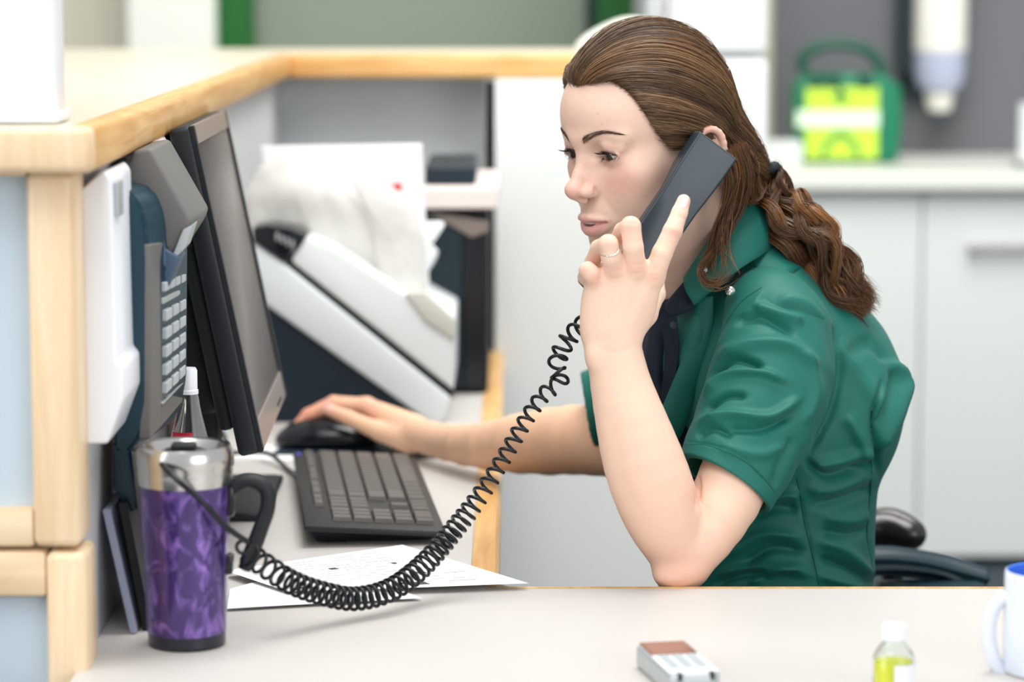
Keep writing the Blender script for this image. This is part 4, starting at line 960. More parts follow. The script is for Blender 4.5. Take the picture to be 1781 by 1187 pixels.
# ears
def ear(Fd, s):
    e = V3(-.010, s*.0735, -.018); n = unit(V3(.28, s*1, 0))
    Rm = [unit(V3(1, -s*.28, .0)), n, V3(0, 0, 1)]
    Fd.ell(e+V3(-.004, s*.004, .0), (.018, .0055, .029), .004, R=Rm)
    Fd.ell(e+V3(-.004, s*.009, .002), (.0125, .0045, .0205), .003, R=Rm, mode='-')
    Fd.chain([e+V3(.010, s*.001, .004), e+V3(.007, s*.007, .021), e+V3(-.006, s*.011, .0285), e+V3(-.019, s*.013, .020), e+V3(-.022, s*.012, .0), e+V3(-.014, s*.008, -.018), e+V3(-.002, s*.003, -.028)], [.003, .0034, .0036, .0036, .0034, .0032, .005], .002, n=18)
    Fd.ell(e+V3(.008, s*.004, -.004), (.004, .004, .007), .003)
ear(HF, 1); ear(HF, -1)
# neck down into the shirt
nb = w2h(W(1300, 480, 3.275)); nm1 = V3(-.022, 0, -.062)
HF.cone((-.018, 0, -.040), nb*0.5+nm1*.5, .050, .050, .020).cone(nb*0.5+nm1*.5, nb, .050, .060, .02)
nf = w2h(W(1215, 545, 3.245)); HF.cone(nm1+V3(.022, .0, -.012), nf, .034, .040, .03)
HF.cone(V3(-.008, .050, -.035), w2h(W(1205, 520, 3.215)), .011, .009, .02)         # neck muscle
v, f = HF.mesh(.00125)
def gauss(P, c, r): return np.exp(-(((P-np.array(c))/np.array(r))**2).sum(1))
def head_detail(v, f):
    n = vnormals(v, f); off = np.zeros(len(v))
    for s in (1, -1):
        cr = spline([(.0795, s*.0185, .0055), (.083, s*.024, .0088), (.0825, s*.033, .0098), (.076, s*.044, .0060)], 20)
        d, _, _ = seg_dist(v, cr); off -= .0009*np.exp(-(d/.0014)**2)
        nl = spline([(.091, s*.0180, -.037), (.085, s*.0245, -.052), (.0785, s*.0290, -.064)], 16)
        d, _, _ = seg_dist(v, nl); off -= .0009*np.exp(-(d/.004)**2)
        tr = spline([(.0775, s*.018, -.0085), (.0765, s*.027, -.0145), (.070, s*.038, -.0140)], 14)
        d, _, _ = seg_dist(v, tr); off -= .0006*np.exp(-(d/.0022)**2)
    return v+n*off[:, None]
v = head_detail(v, f)
base = np.array(s2l((232, 197, 178))); c = np.tile(base, (len(v), 1))
def blend(c, col, w): col = np.array(s2l(col)); return c*(1-w[:, None])+col*w[:, None]
for s in (1, -1):
    c = blend(c, (226, 158, 146), .50*gauss(v, (.072, s*.040, -.030), (.03, .022, .017)))
    c = blend(c, (205, 160, 146), .55*gauss(v, (.080, s*.031, .006), (.02, .017, .006)))
    c = blend(c, (196, 150, 142), .50*gauss(v, (.078, s*.024, -.010), (.02, .013, .005)))
    c = blend(c, (222, 140, 130), .55*gauss(v, (-.010, s*.080, .010), (.03, .02, .03)))
c = blend(c, (228, 158, 144), .50*gauss(v, (.112, 0, -.034), (.016, .016, .012)))
c = blend(c, (226, 170, 158), .35*gauss(v, (.095, 0, -.100), (.02, .03, .02)))
for s in (1, -1):
    bg = spline([(0, s*.012, .0160), (0, s*.019, .0208), (0, s*.030, .0250), (0, s*.040, .0255), (0, s*.050, .0228)], 30)[:, 1:]
    d, run, _ = seg_dist(v[:, 1:], bg); c = blend(c, (120, 88, 72), .55*np.exp(-(d/np.interp(run, [0, .3, 1], [.0030, .0032, .0014]))**2)*(v[:, 0] > .055)*np.clip(run*9+.2, 0, 1))
# lip colour: inside the lip outline
yy, zz_ = np.abs(v[:, 1]), v[:, 2]
topz = np.interp(yy, [0, .004, .010, .018, .026], [-.0645, -.0627, -.0650, -.0680, -.0710]); botz = np.interp(yy, [0, .008, .016, .026], [-.0862, -.0850, -.0812, -.0722])
m = 1/(1+np.exp(-np.minimum(topz-zz_, zz_-botz)/.0006)); m *= (v[:, 0] > .070)*(yy < .0275)
c = blend(c, (214, 148, 144), .75*m)
nt = HF.eval(v[:1])*0
r_ = np.random.RandomState(2)
for _ in range(90):                                                   # freckles
    p = V3(r_.uniform(.05, .1), r_.uniform(-.05, .06), r_.uniform(-.055, .06)); i = ((v-p)**2).sum(1).argmin()
    c = blend(c, (196, 140, 112), r_.uniform(.2, .5)*np.exp(-((v-v[i])**2).sum(1)/r_.uniform(.0006, .0011)**2))
headV, headF, headC = h2w(v), f, c

# ---- arms: one chain from shoulder to hand for each side
def PC(l): return [W(a, b, y) for a, b, y in l]
def pr(l, Y): return [r*mpp(Y) for r in l]
AF = Field(); YY = V3(0, 1, 0)
AF.chain(PC([(1330, 690, 3.085), (1290, 800, 3.045), (1262, 868, 3.02), (1222, 930, 3.0), (1192, 970, 2.992)]), pr([64, 64, 61, 56, 47], 3.02), .012, YY, .86, n=9)
AF.chain(PC([(1186, 976, 2.992), (1160, 915, 2.985), (1140, 862, 2.98), (1118, 800, 2.978), (1098, 735, 2.98), (1080, 670, 2.985), (1069, 612, 2.988), (1064, 578, 2.988)]), pr([46, 63, 70, 69, 61, 52, 46.5, 44], 2.98), .010, YY, .80, n=15)
AF.ell(W(1168, 1000, 2.985), pr([30, 30, 24], 2.98), .012)
AF.ell(W(1186, 992, 2.99), pr([40, 36, 32], 2.98), .012)
AF.ell(W(1033, 618, 2.975), pr([14, 16, 22], 2.98), .012)             # wrist bone
# palm and metacarpals
Yh = 2.985
mc_ = {'index': ((1084, 572, 2.988), (1136, 482, 2.986), 25, 20), 'middle': ((1068, 568, 2.984), (1105, 468, 2.980), 28, 20), 'ring': ((1052, 570, 2.984), (1071, 474, 2.980), 28, 19), 'pinky': ((1040, 575, 2.988), (1037, 488, 2.986), 27, 17)}
for k_, (a, b, ra, rb) in mc_.items(): AF.cone(W(*a), W(*b), ra*mpp(Yh), rb*mpp(Yh), .012, YY, .82)
AF.ell(W(1078, 530, 2.992), pr([62, 22, 62], Yh), .015)
fing = {
 'index': [(1136, 482, 2.984, 20), (1152, 440, 2.981, 18), (1170, 402, 2.984, 17), (1182, 370, 2.990, 14), (1189, 350, 2.995, 12)],
 'middle': [(1105, 468, 2.978, 20), (1101, 430, 2.968, 18), (1097, 394, 2.968, 17.5), (1083, 402, 2.998, 15), (1070, 425, 3.018, 14), (1068, 445, 3.024, 12)],
 'ring': [(1071, 474, 2.980, 19), (1063, 448, 2.968, 17.5), (1058, 425, 2.966, 17), (1042, 432, 2.992, 15), (1030, 455, 3.008, 13), (1040, 470, 3.016, 11)],
 'pinky': [(1037, 488, 2.984, 17), (1028, 476, 2.974, 15), (1022, 470, 2.976, 14.5), (1018, 482, 2.998, 13), (1028, 496, 3.010, 11)]}
for k_, P_ in fing.items():
    P_ = np.array(P_); Q = [W(*p[:3]) for p in P_]; R_ = [p[3]*mpp(p[2]) for p in P_]
    AF.cone(Q[0], Q[1], R_[0], R_[1], .005)
    for i in range(1, len(Q)-1): AF.cone(Q[i], Q[i+1], R_[i], R_[i+1], .0022)
AF.chain(PC([(1082, 592, 3.0), (1120, 545, 3.02), (1140, 512, 3.042), (1142, 470, 3.056), (1128, 440, 3.062)]), pr([27, 24, 17, 14.5, 12], 3.0), .008)   # thumb behind the handset
v, f = AF.mesh(.0013)
def hand_detail(v, f):
    n = vnormals(v, f)
    items = [((1163, 410), (1186, 413), 4, -.0006) , ((1161, 404), (1184, 408), 3, -.0005), ((1176, 376), (1194, 382), 3, -.0005),
             ((1084, 388), (1112, 388), 3, -.0004), ((1047, 418), (1072, 416), 3, -.0004)]
    it = [([a, b], w, h_) for a, b, w, h_ in items]
    it += [([(1105, 468), (1090, 520), (1080, 570)], 8, .0008), ([(1138, 482), (1115, 530), (1095, 575)], 8, .0006), ([(1071, 476), (1065, 520), (1060, 560)], 8, .0006),
           ([(1105, 462), (1106, 474)], 14, .0010), ([(1137, 470), (1138, 486)], 14, .0009), ([(1071, 472), (1071, 482)], 13, .0010), ([(1038, 486), (1038, 494)], 12, .0008),
           ([(1208, 815), (1215, 845), (1212, 890)], 4.5, -.0035), ([(1196, 800), (1209, 826), (1213, 850)], 4, -.002), ([(1085, 690), (1100, 800), (1130, 900)], 26, .0012), ([(1060, 700), (1080, 820), (1110, 900)], 14, -.0010),
           ([(1120, 965), (1160, 985), (1205, 975)], 16, -.0015), ([(1125, 1000), (1150, 1010), (1190, 1008)], 9, .0010), ([(1030, 606), (1070, 612), (1105, 606)], 5, -.0005)]
    v = folds(v, n, it, ymax=3.03); return v
v = hand_detail(v, f); n = vnormals(v, f); q = project(v)
c = np.tile(np.array(s2l((236, 202, 180))), (len(v), 1))
def pg(q, cx, cy, r): return np.exp(-((q-np.array([cx, cy]))**2).sum(1)/r**2)
for cx, cy, r_q, w_ in [(1138, 478, 16, .35), (1105, 466, 15, .3), (1071, 474, 14, .35), (1037, 486, 13, .35), (1173, 408, 14, .4), (1097, 385, 16, .35), (1058, 418, 14, .35), (1022, 466, 12, .4), (1165, 1005, 40, .22), (1190, 1010, 40, .18), (1213, 860, 26, .35), (1190, 348, 12, .2)]:
    c = blend(c, (222, 146, 130), w_*pg(q, cx, cy, r_q))
c = blend(c, (226, 176, 150), .30*np.clip((q[:, 1]-620)/300, 0, 1))
# nail of the index finger
ax = unit(np.array([8, -30.])); qq = q-np.array([1191, 351]); al = qq@ax; ac = qq@np.array([-ax[1], ax[0]]); rr2 = np.sqrt((al/12)**2+((ac)/7.5)**2)
fr3 = (n[:, 1] < -.1)
c = blend(c, (240, 206, 204), .8*(rr2 < 1)*fr3); c = blend(c, (200, 140, 130), .5*np.exp(-((rr2-1.05)/.12)**2)*fr3); c = blend(c, (250, 244, 240), .8*((al > 8) & (rr2 < 1))*fr3)
v = v-n*(.00035*np.exp(-((rr2-1.05)/.12)**2)*fr3)[:, None]
armV, armF, armC = v, f, c

FA = Field()
FA.chain(PC([(1230, 640, 3.42), (1150, 735, 3.44), (1080, 768, 3.45), (1014, 765, 3.48), (936, 770, 3.54), (838, 776, 3.62), (773, 769, 3.70), (730, 757, 3.75)]), [r*mpp(3.55) for r in (60, 60, 60, 60, 57, 41.5, 33, 31)], .012, YY, .85, n=14)
mtc = [((722, 752, 3.77), (636, 708, 3.845), 27, 15), ((722, 752, 3.78), (638, 706, 3.87), 27, 15), ((722, 756, 3.79), (642, 712, 3.895), 27, 14), ((722, 760, 3.79), (650, 722, 3.915), 25, 13)]
for a, b, ra, rb in mtc: FA.cone(W(*a), W(*b), ra*mpp(3.8), rb*mpp(3.8), .012)
for P_ in ([(636, 708, 3.845, 14.5), (583, 703, 3.862, 13), (542, 722, 3.868, 11), (518, 739, 3.872, 9)], [(638, 706, 3.87, 14), (580, 701, 3.89, 12.5), (535, 722, 3.895, 11), (516, 742, 3.90, 9)],
           [(642, 712, 3.895, 13), (590, 720, 3.905, 12), (548, 738, 3.91, 10.5), (520, 750, 3.91, 9)], [(650, 722, 3.915, 12), (600, 734, 3.92, 11), (565, 750, 3.92, 9.5)],
           [(712, 766, 3.76, 24), (662, 752, 3.79, 17), (606, 727, 3.815, 13), (574, 714, 3.825, 11)]):
    Q = [W(*p[:3]) for p in P_]; R_ = [p[3]*mpp(p[2]) for p in P_]
    FA.cone(Q[0], Q[1], R_[0], R_[1], .007)
    for i in range(1, len(Q)-1): FA.cone(Q[i], Q[i+1], R_[i], R_[i+1], .003)
v, f = FA.mesh(.0024); c = np.tile(np.array(s2l((232, 188, 156))), (len(v), 1)); q = project(v)
c = blend(c, (226, 130, 112), .55*np.clip((620-q[:, 0])/90, 0, 1)); c = blend(c, (226, 150, 130), .4*pg(q, 640, 705, 22))
c = blend(c, (240, 190, 185), .6*pg(q, 572, 708, 9))
farV, farF, farC = v, f, c

TF = Field()       # trunk under the clothes
TF.ell(W(1335, 1080, 3.28), (.12, .155, .11), .05).ell(W(1345, 900, 3.28), (.10, .135, .15), .05).ell(W(1365, 700, 3.27), (.105, .15, .15), .05).ell(W(1350, 600, 3.27), (.08, .16, .06), .05)
v, f = TF.mesh(.006); tc_ = np.tile(np.array(s2l((233, 200, 183))), (len(v), 1))
VV, FF, CC, o_ = [], [], [], 0
for a, b, c_ in ((headV, headF, headC), (armV, armF, armC), (farV, farF, farC), (v, f, tc_)):
    VV.append(a); FF.append(b+o_); CC.append(c_); o_ += len(a)
body = fast_mesh('body', np.vstack(VV), np.vstack(FF), 'skin', person, True, np.vstack(CC))

# ---- eyes, teeth
gaze = unit(V3(1, 0.02, -.42))
def sphere_grid(c, r, ax, m_name, nm, par, nu=48, nv=64):
    a = unit(ax); b = unit(np.cross((0, 0, 1), a)); d = np.cross(a, b); V = []; 
    for i in range(nu):
        t = math.pi*i/(nu-1)*.7
        for j in range(nv):
            p = 2*math.pi*j/nv; V.append(c+r*(math.cos(t)*a+math.sin(t)*(math.cos(p)*b+math.sin(p)*d)))
    V = np.array(V); ang = np.repeat(math.pi*np.arange(nu)/(nu-1)*.7, nv)*r
    V += (np.exp(-(ang/.005)**4)*.0010)[:, None]*a
    F = [(i*nv+j, (i+1)*nv+j, (i+1)*nv+(j+1) % nv, i*nv+(j+1) % nv) for i in range(nu-1) for j in range(nv)]
    col = np.tile(np.array(s2l((226, 214, 210))), (len(V), 1)); col[ang < .0068] = s2l((30, 20, 14)); col[ang < .0060] = s2l((62, 38, 24)); col[ang < .0026] = (.002, .002, .002)
    return fast_mesh(nm, h2w(V), F, m_name, par, True, col)
for s in (1, -1): sphere_grid(V3(.0682, s*.031, 0), .0124, gaze, 'eye', 'eyeball', body)
V = []
for z in (-.0670, -.0728):
    for t in np.linspace(-1, 1, 24): V.append((.0935-.017*t*t+.0004*abs(math.sin(t*11)), .019*t, z))
tf_ = [(i, i+1, i+25, i+24) for i in range(23)]; o = fast_mesh('teeth', h2w(V), tf_, 'teeth', body); o.modifiers.new('s', 'SOLIDIFY').thickness = .002

# ---- brows and lashes: short tapered strands
def onskin(P, lift=0.0002, it=14):        # move points along x (forward) to the face surface
    P = np.array(P, float); lo = np.full(len(P), .02); hi = np.full(len(P), .13)
    # march back from the front
    xs = np.linspace(.125, .03, 96); hit = np.full(len(P), .03); done = np.zeros(len(P), bool)
    for x in xs:
        Q = P.copy(); Q[:, 0] = x; d = HF.eval(Q); m_ = (d < .0006) & ~done; hit[m_] = x; done |= m_
    P[:, 0] = hit+lift; return P
rs = np.random.RandomState(5)
for s in (1, -1):
    guide = spline([(0, s*.012, .0160), (0, s*.019, .0208), (0, s*.030, .0250), (0, s*.040, .0255), (0, s*.050, .0228)], 60)
    N_ = 230; t = rs.rand(N_)**1.25; k = (t*59).astype(int); wd_ = np.interp(t, [0, .15, .6, 1], [.0022, .0032, .0020, .0005])
    root = guide[k]+np.column_stack([np.zeros(N_), np.zeros(N_), rs.uniform(-1, 1, N_)*wd_])
    dirv = np.column_stack([np.zeros(N_), s*np.cos(np.interp(t, [0, .3, 1], [1.1, .45, -.35])), np.sin(np.interp(t, [0, .3, 1], [1.1, .45, -.35]))])
    L_ = rs.uniform(.004, .0075, N_); pts = []
    for u_ in (0, .33, .66, 1): pts.append(root+dirv*(L_*u_)[:, None])
    P = np.stack(pts, 1); P = onskin(P.reshape(-1, 3), .0003).reshape(N_, 4, 3)
    Rr = np.tile(np.array([.00012, .00013, .0001, .00003]), (N_, 1)); V, F = tubes(h2w(P), Rr*HS, 3); fast_mesh('eyebrow', V, F, 'brow', body)
    ec = V3(.0685, s*.031, 0); N_ = 90; t = rs.rand(N_); ph_ = np.interp(t, [0, 1], [-.85, 1.05])
    root = ec+np.column_stack([.0148*np.cos(ph_)-.0003, s*.0138*np.sin(ph_), .0042*np.cos(ph_*1.25)-.0012])
    out_ = np.column_stack([np.cos(ph_*.9), s*np.sin(ph_*.9), np.full(N_, -.38)]); out_ /= np.linalg.norm(out_, axis=1)[:, None]
    L_ = rs.uniform(.007, .0105, N_); P = np.stack([root+out_*(L_*u_)[:, None]+np.array([0, 0, 1])*(L_*.55*u_*u_)[:, None] for u_ in (0, .25, .5, .75, 1)], 1)
    V, F = tubes(h2w(P), np.tile(np.array([.00026, .00024, .0002, .00012, .00004]), (N_, 1)), 3); fast_mesh('upper_eyelashes', V, F, 'lash', body)
    N_ = 50; t = rs.rand(N_); ph_ = np.interp(t, [0, 1], [-.7, 1.15]); root = ec+np.column_stack([.0136*np.cos(ph_), s*.0134*np.sin(ph_), -.0045*np.cos(ph_*1.2)+.0002])
    out_ = np.column_stack([np.cos(ph_*.9), s*np.sin(ph_*.9), np.full(N_, -.75)]); L_ = rs.uniform(.003, .0048, N_)
    P = np.stack([root+out_*(L_*u_)[:, None] for u_ in (0, .5, 1)], 1); V, F = tubes(h2w(P), np.tile(np.array([.00012, .0001, .00003]), (N_, 1)), 3); fast_mesh('lower_eyelashes', V, F, 'lash', body)
    la = np.linspace(-.88, 1.0, 16); lid = ec+np.column_stack([.0143*np.cos(la), s*.0138*np.sin(la), .0044*np.cos(la*1.4)-.0006])
    V, F = tubes(h2w(lid)[None], (.0001+.0006*np.sin(np.linspace(0, np.pi, 16)))[None], 6); fast_mesh('lash_line', V, F, 'lash', body)

# ---- hair
TIE = w2h(W(1322, 302, 3.235)); HC = V3(-.004, 0, .030)
def rdir(dirs):                            # distance from the hair centre to the skull along each direction
    d = dirs; R_ = np.full(len(d), .03); hi = np.full(len(d), .16)
    for _ in range(18):
        m_ = (R_+hi)/2; ins_ = SK.eval(HC+d*m_[:, None]) < 0; R_ = np.where(ins_, m_, R_); hi = np.where(ins_, hi, m_)
    return R_
line = np.array([(.0835, 0, .0735), (.0790, .018, .0760), (.0700, .036, .0785), (.0600, .051, .0660), (.0510, .060, .0470), (.0440, .066, .0270), (.0340, .068, .0080), (.0220, .071, -.0040), (.0160, .073, .0060), (.006, .075, .0200), (-.010, .076, .0220), (-.024, .075, .0100), (-.030, .070, -.012), (-.036, .062, -.035), (-.050, .045, -.052), (-.060, .022, -.060), (-.063, 0, -.062)])
full = np.vstack([line, (line*V3(1, -1, 1))[::-1][1:]])
hl = spline(full, 400)
tdir = unit(TIE-HC); tR = np.linalg.norm(TIE-HC)
def hair_paths(start, M_, lift, seedw=0, tspread=.012, wob=.0015, rsd=None):
    rsd = rsd or np.random.RandomState(3); N_ = len(start); d0 = start-HC; d0 /= np.linalg.norm(d0, axis=1)[:, None]
    om = np.full(N_, 2.2); t = np.linspace(0, 1, M_)[None, :]
    pref = np.column_stack([0*d0[:, 0], d0[:, 1]*1.25, .62*np.clip(d0[:, 2]+.15, 0, 1)])
    mid = (d0+tdir)/2+pref; mid /= np.linalg.norm(mid, axis=1)[:, None]+1e-9
    tq = t[:, :, None]; D_ = (1-tq)**2*d0[:, None]+2*tq*(1-tq)*1.25*mid[:, None]+tq**2*tdir
    D_ /= np.linalg.norm(D_, axis=2)[:, :, None]
    R0 = rdir(D_.reshape(-1, 3)).reshape(N_, M_)
    tt = np.broadcast_to(t, (N_, M_)); ln = om[:, None]*tt*.09             # metres run
    rise = lift[:, None]*(1-np.exp(-ln/.009))
    endm = np.clip((tt-.80)/.20, 0, 1)**2*(3-2*np.clip((tt-.80)/.20, 0, 1))
    R_ = (R0+.0008+rise)*(1-endm)+tR*endm
    P = HC+D_*R_[:, :, None]
    j = rsd.normal(size=(N_, 1, 3))*tspread*.5; P = P+j*(tt[:, :, None]**4)*np.array([.4, 1, 1])
    w_ = rsd.normal(size=(N_, 3))*wob; P = P+w_[:, None]*np.sin(np.pi*tt*rsd.uniform(.8, 2, (N_, 1)))[:, :, None]
    return P
# solid under layer
M_ = 40; st_ = hl; P = hair_paths(st_, M_, np.full(len(st_), .0075), tspread=0, wob=0)
Kn = len(st_); V = P.reshape(-1, 3); F = [(i*M_+j, ((i+1) % Kn)*M_+j, ((i+1) % Kn)*M_+j+1, i*M_+j+1) for i in range(Kn-1) for j in range(M_-1)]
cb = np.tile(np.array(s2l((58, 38, 24))), (len(V), 1))
hair = fast_mesh('hair', h2w(V), F, 'hair', body, True, cb)
def strand_mesh(P, r, nm, par, base_c, seed, seg=3, world=False, taper=.25):
    N_, M_, _ = P.shape; rsd = np.random.RandomState(seed); Wp = P if world else h2w(P)
    tp = np.interp(np.linspace(0, 1, M_), [0, .08, .85, 1], [taper, 1, 1, taper]); R_ = r[:, None]*tp[None]
    V, F = tubes(Wp, R_, seg); c_ = base_c[:, None, None, :]*np.ones((N_, M_, seg, 1)); c_ = c_*(1+.12*rsd.normal(size=(N_, M_, 1, 1)).cumsum(1)*.15)
    return fast_mesh(nm, V, F, 'hair', par, True, np.clip(c_, 0, 1).reshape(-1, 3))
def hair_cols(N_, seed, key=None):
    rsd = np.random.RandomState(seed); A = np.array([s2l(c_) for c_ in ((54, 39, 28), (94, 70, 50), (130, 98, 68), (176, 136, 94))]); u_ = rsd.rand(N_)
    if key is not None: u_ = np.clip(.55*u_+.45*(.5+.5*np.sin(key*95)*np.sin(key*41+1)), 0, 1)
    x = u_**1.2*3; i = np.clip(x.astype(int), 0, 2); f_ = (x-i)[:, None]; return A[i]*(1-f_)+A[i+1]*f_
rs = np.random.RandomState(8)
for seed, N_, lf0, lf1 in ((1, 5200, .0068, .0102), (2, 3000, .0090, .0124)):
    rs2 = np.random.RandomState(seed*17); key_ = rs2.rand(N_)
    if seed == 1: st_ = hl[(key_*399).astype(int)]+rs2.normal(size=(N_, 3))*.0017
    else:
        st_ = hl[(key_*399).astype(int)]; top = unit(V3(.2, 0, 1)); mixw = (rs2.rand(N_)**1.3*.45)[:, None]; d0_ = (st_-HC)/np.linalg.norm(st_-HC, axis=1)[:, None]; mid_ = (d0_+tdir)/2+np.column_stack([0*d0_[:, 0], d0_[:, 1]*1.25, .62*np.clip(d0_[:, 2]+.15, 0, 1)]); mid_ /= np.linalg.norm(mid_, axis=1)[:, None]; st_ = HC+.09*(d0_*(1-mixw)+mid_*mixw)
    lift = lf0+(lf1-lf0)*(.5+.5*np.sin(key_*130+2*np.sin(key_*37)))+rs2.rand(N_)*.0012; key_ = key_+rs2.normal(size=N_)*.004
    P = hair_paths(st_, 26, lift, tspread=.010, wob=.0008, rsd=rs2)
    P = P+(np.clip(np.linspace(0, 5, 26)-.6, 0, 1)[None]*.0016*np.sin(key_*210)[:, None]*np.sin(np.linspace(0, 6, 26)[None]+key_[:, None]*90))[:, :, None]*np.array([.3, .5, 1]); strand_mesh(P, rs2.uniform(.00018, .0004, N_), 'hair_strands', hair, hair_cols(N_, seed, key_), seed)
# baby hairs and flyaways along the hairline
N_ = 260; rs2 = np.random.RandomState(77); key_ = .02+rs2.rand(N_)*.38; st_ = hl[(key_*399).astype(int)]
P = hair_paths(st_, 16, .008+.005*rs2.rand(N_), tspread=.02, wob=.0012, rsd=rs2); strand_mesh(P, np.full(N_, .00011), 'flyaway_hair', hair, hair_cols(N_, 9), 9)

# ponytail
def tail(path, rad, N_, seed, wave, nm, M_=44, rr=(.00028, .0005), frac=(0, 1), tip=.25):
    C = spline([W(*p) for p in path], M_); Rr = np.interp(np.linspace(0, 1, M_), np.linspace(0, 1, len(rad)), rad); rsd = np.random.RandomState(seed)
    T = np.gradient(C, axis=0); T /= np.linalg.norm(T, axis=1)[:, None]; a = np.cross(T, V3(0, 1, 0)); a /= np.linalg.norm(a, axis=1)[:, None]; b = np.cross(T, a)
    th = rsd.rand(N_)*2*np.pi; rho = np.sqrt(rsd.uniform(frac[0], frac[1], N_)); t = np.linspace(0, 1, M_)
    cl = np.round(th/(2*np.pi)*14)/14*2*np.pi; clp = np.random.RandomState(seed+1).rand(15)*6.28; ci = np.round(th/(2*np.pi)*14).astype(int) % 15
    th_t = th[:, None]*.68+cl[:, None]*.32+wave*1.1*np.sin(2*np.pi*t[None]*1.6+clp[ci][:, None])
    rh = rho[:, None]*(1+wave*.28*np.sin(2*np.pi*t[None]*2.7+clp[ci][:, None]*2))
    P = C[None]+(Rr[None, :, None]*rh[:, :, None])*(np.cos(th_t)[:, :, None]*a[None]+np.sin(th_t)[:, :, None]*b[None])
    P += rsd.normal(size=(N_, 1, 3))*.0012+rsd.normal(size=(N_, 1, 3))*.006*(t[None, :, None]**5)
    strand_mesh(P, rsd.uniform(*rr, N_), nm, hair, hair_cols(N_, seed, cl/7)*np.array([1.12, .92, .72]), seed, world=True, taper=tip)
    return C, Rr
tp_ = [(1318, 300, 3.235), (1332, 318, 3.235), (1345, 350, 3.22), (1372, 390, 3.20), (1408, 425, 3.19), (1440, 462, 3.185), (1466, 500, 3.185), (1498, 532, 3.19)]
rd_ = [.017, .022, .029, .033, .033, .028, .022, .012]
tail(tp_, rd_, 3600, 31, .9, 'ponytail', frac=(.2, 1), rr=(.0002, .0004))
tail(tp_, np.array(rd_)*.8, 900, 33, .8, 'ponytail_core', rr=(.0005, .0009), frac=(0, .7))
# head side strands that fall in front of the collar, and a curl
for k_, (pth, rad, N_) in enumerate([
    ([(1262, 262, 3.115), (1272, 310, 3.115), (1262, 360, 3.12), (1248, 400, 3.125), (1236, 440, 3.12), (1228, 470, 3.105)], [.006, .008, .006, .004, .003, .002], 150),
    ([(1282, 250, 3.13), (1298, 300, 3.13), (1290, 350, 3.135), (1270, 395, 3.13), (1252, 430, 3.12), (1222, 466, 3.10), (1228, 490, 3.095), (1248, 494, 3.095), (1264, 478, 3.1)], [.007, .008, .006, .005, .0035, .0030, .0028, .0024, .002], 80),
    ([(1280, 290, 3.16), (1284, 320, 3.165), (1282, 352, 3.17)], [.010, .014, .010], 160),
    ([(1284, 255, 3.14), (1298, 300, 3.15), (1306, 335, 3.17), (1318, 322, 3.22)], [.012, .014, .012, .008], 260),
    ([(1270, 330, 3.12), (1262, 380, 3.12), (1258, 430, 3.11), (1262, 470, 3.1)], [.005, .007, .008, .006], 30)]):
    tail(pth, rad, N_, 50+k_, .3, 'loose_lock', M_=30, rr=(.0002, .0004))
# elastic
tiew = W(1322, 302, 3.235); d_ = unit(W(1345, 350, 3.22)-W(1312, 285, 3.235)); a = unit(np.cross(d_, V3(0, 1, 0))); b = np.cross(d_, a)
th = np.linspace(0, 2*np.pi, 90); loop = np.array([W(1324, 306, 3.233)+.0185*(math.cos(t)*a+math.sin(t)*b)+d_*.0012*math.sin(24*t) for t in th]); 
V, F = tubes(loop[None], (.0062+.0008*np.cos(th*30))[None], 10); fast_mesh('hair_elastic', V, F, 'hair_elastic', hair)

# ---- ring on the ring finger
rc0 = W(1063, 436, 2.967); rax = unit(W(1058, 425, 2.966)-W(1071, 474, 2.980)); a = unit(np.cross(rax, YY)); b = np.cross(rax, a); th = np.linspace(0, 2*np.pi, 64)
rg_ = np.array([rc0+.0112*(math.cos(t)*a+math.sin(t)*b)+rax*(.0022*math.exp(-((t-2.3)/.28)**2)) for t in th]); V, F = tubes(rg_[None], np.full((1, 64), .0009), 10); fast_mesh('ring', V, F, 'chrome', body)

# ---- clothes
def join(parts):
    VV, FF, o_ = [], [], 0
    for a, b in parts: VV.append(a); FF.append(b+o_); o_ += len(a)
    return np.vstack(VV), np.vstack(FF)
SF = Field()
SF.ell(W(1330, 1110, 3.275), (.128, .175, .13), .05).ell(W(1335, 930, 3.275), (.122, .155, .12), .06)
SF.ell(W(1364, 720, 3.270), (.120, .165, .135), .06).ell(W(1250, 720, 3.20), (.075, .075, .08), .05).ell(W(1225, 735, 3.33), (.075, .075, .08), .05)
SF.ell(W(1385, 605, 3.28), (.090, .160, .085), .05)
SF.cone(W(1350, 560, 3.12), W(1330, 545, 3.42), .052, .052, .04)
SF.cone(W(1325, 500, 3.20), W(1320, 500, 3.34), .05, .05, .04)
SF.ell(W(1215, 610, 3.22), (.055, .085, .08), .05)
SF.ell(W(1492, 695, 3.26), (.048, .13, .080), .035)
SF.cone(W(1462, 560, 3.22), W(1548, 690, 3.2), .018, .014, .03)
hole = [W(1178, 430, 3.22), W(1165, 545, 3.22)]
SF.cone(W(1215, 420, 3.26), W(1200, 500, 3.255), .055, .048, .004, mode='-')                      # neck opening
SF.ell(W(1115, 600, 3.215), (.056, .038, .10), .004, mode='-').cone(W(1150, 520, 3.22), W(1120, 760, 3.23), .040, .018, .004, mode='-')
v, f = SF.mesh(.0024)
n = vnormals(v, f)
seam, soft = -.0016, .004
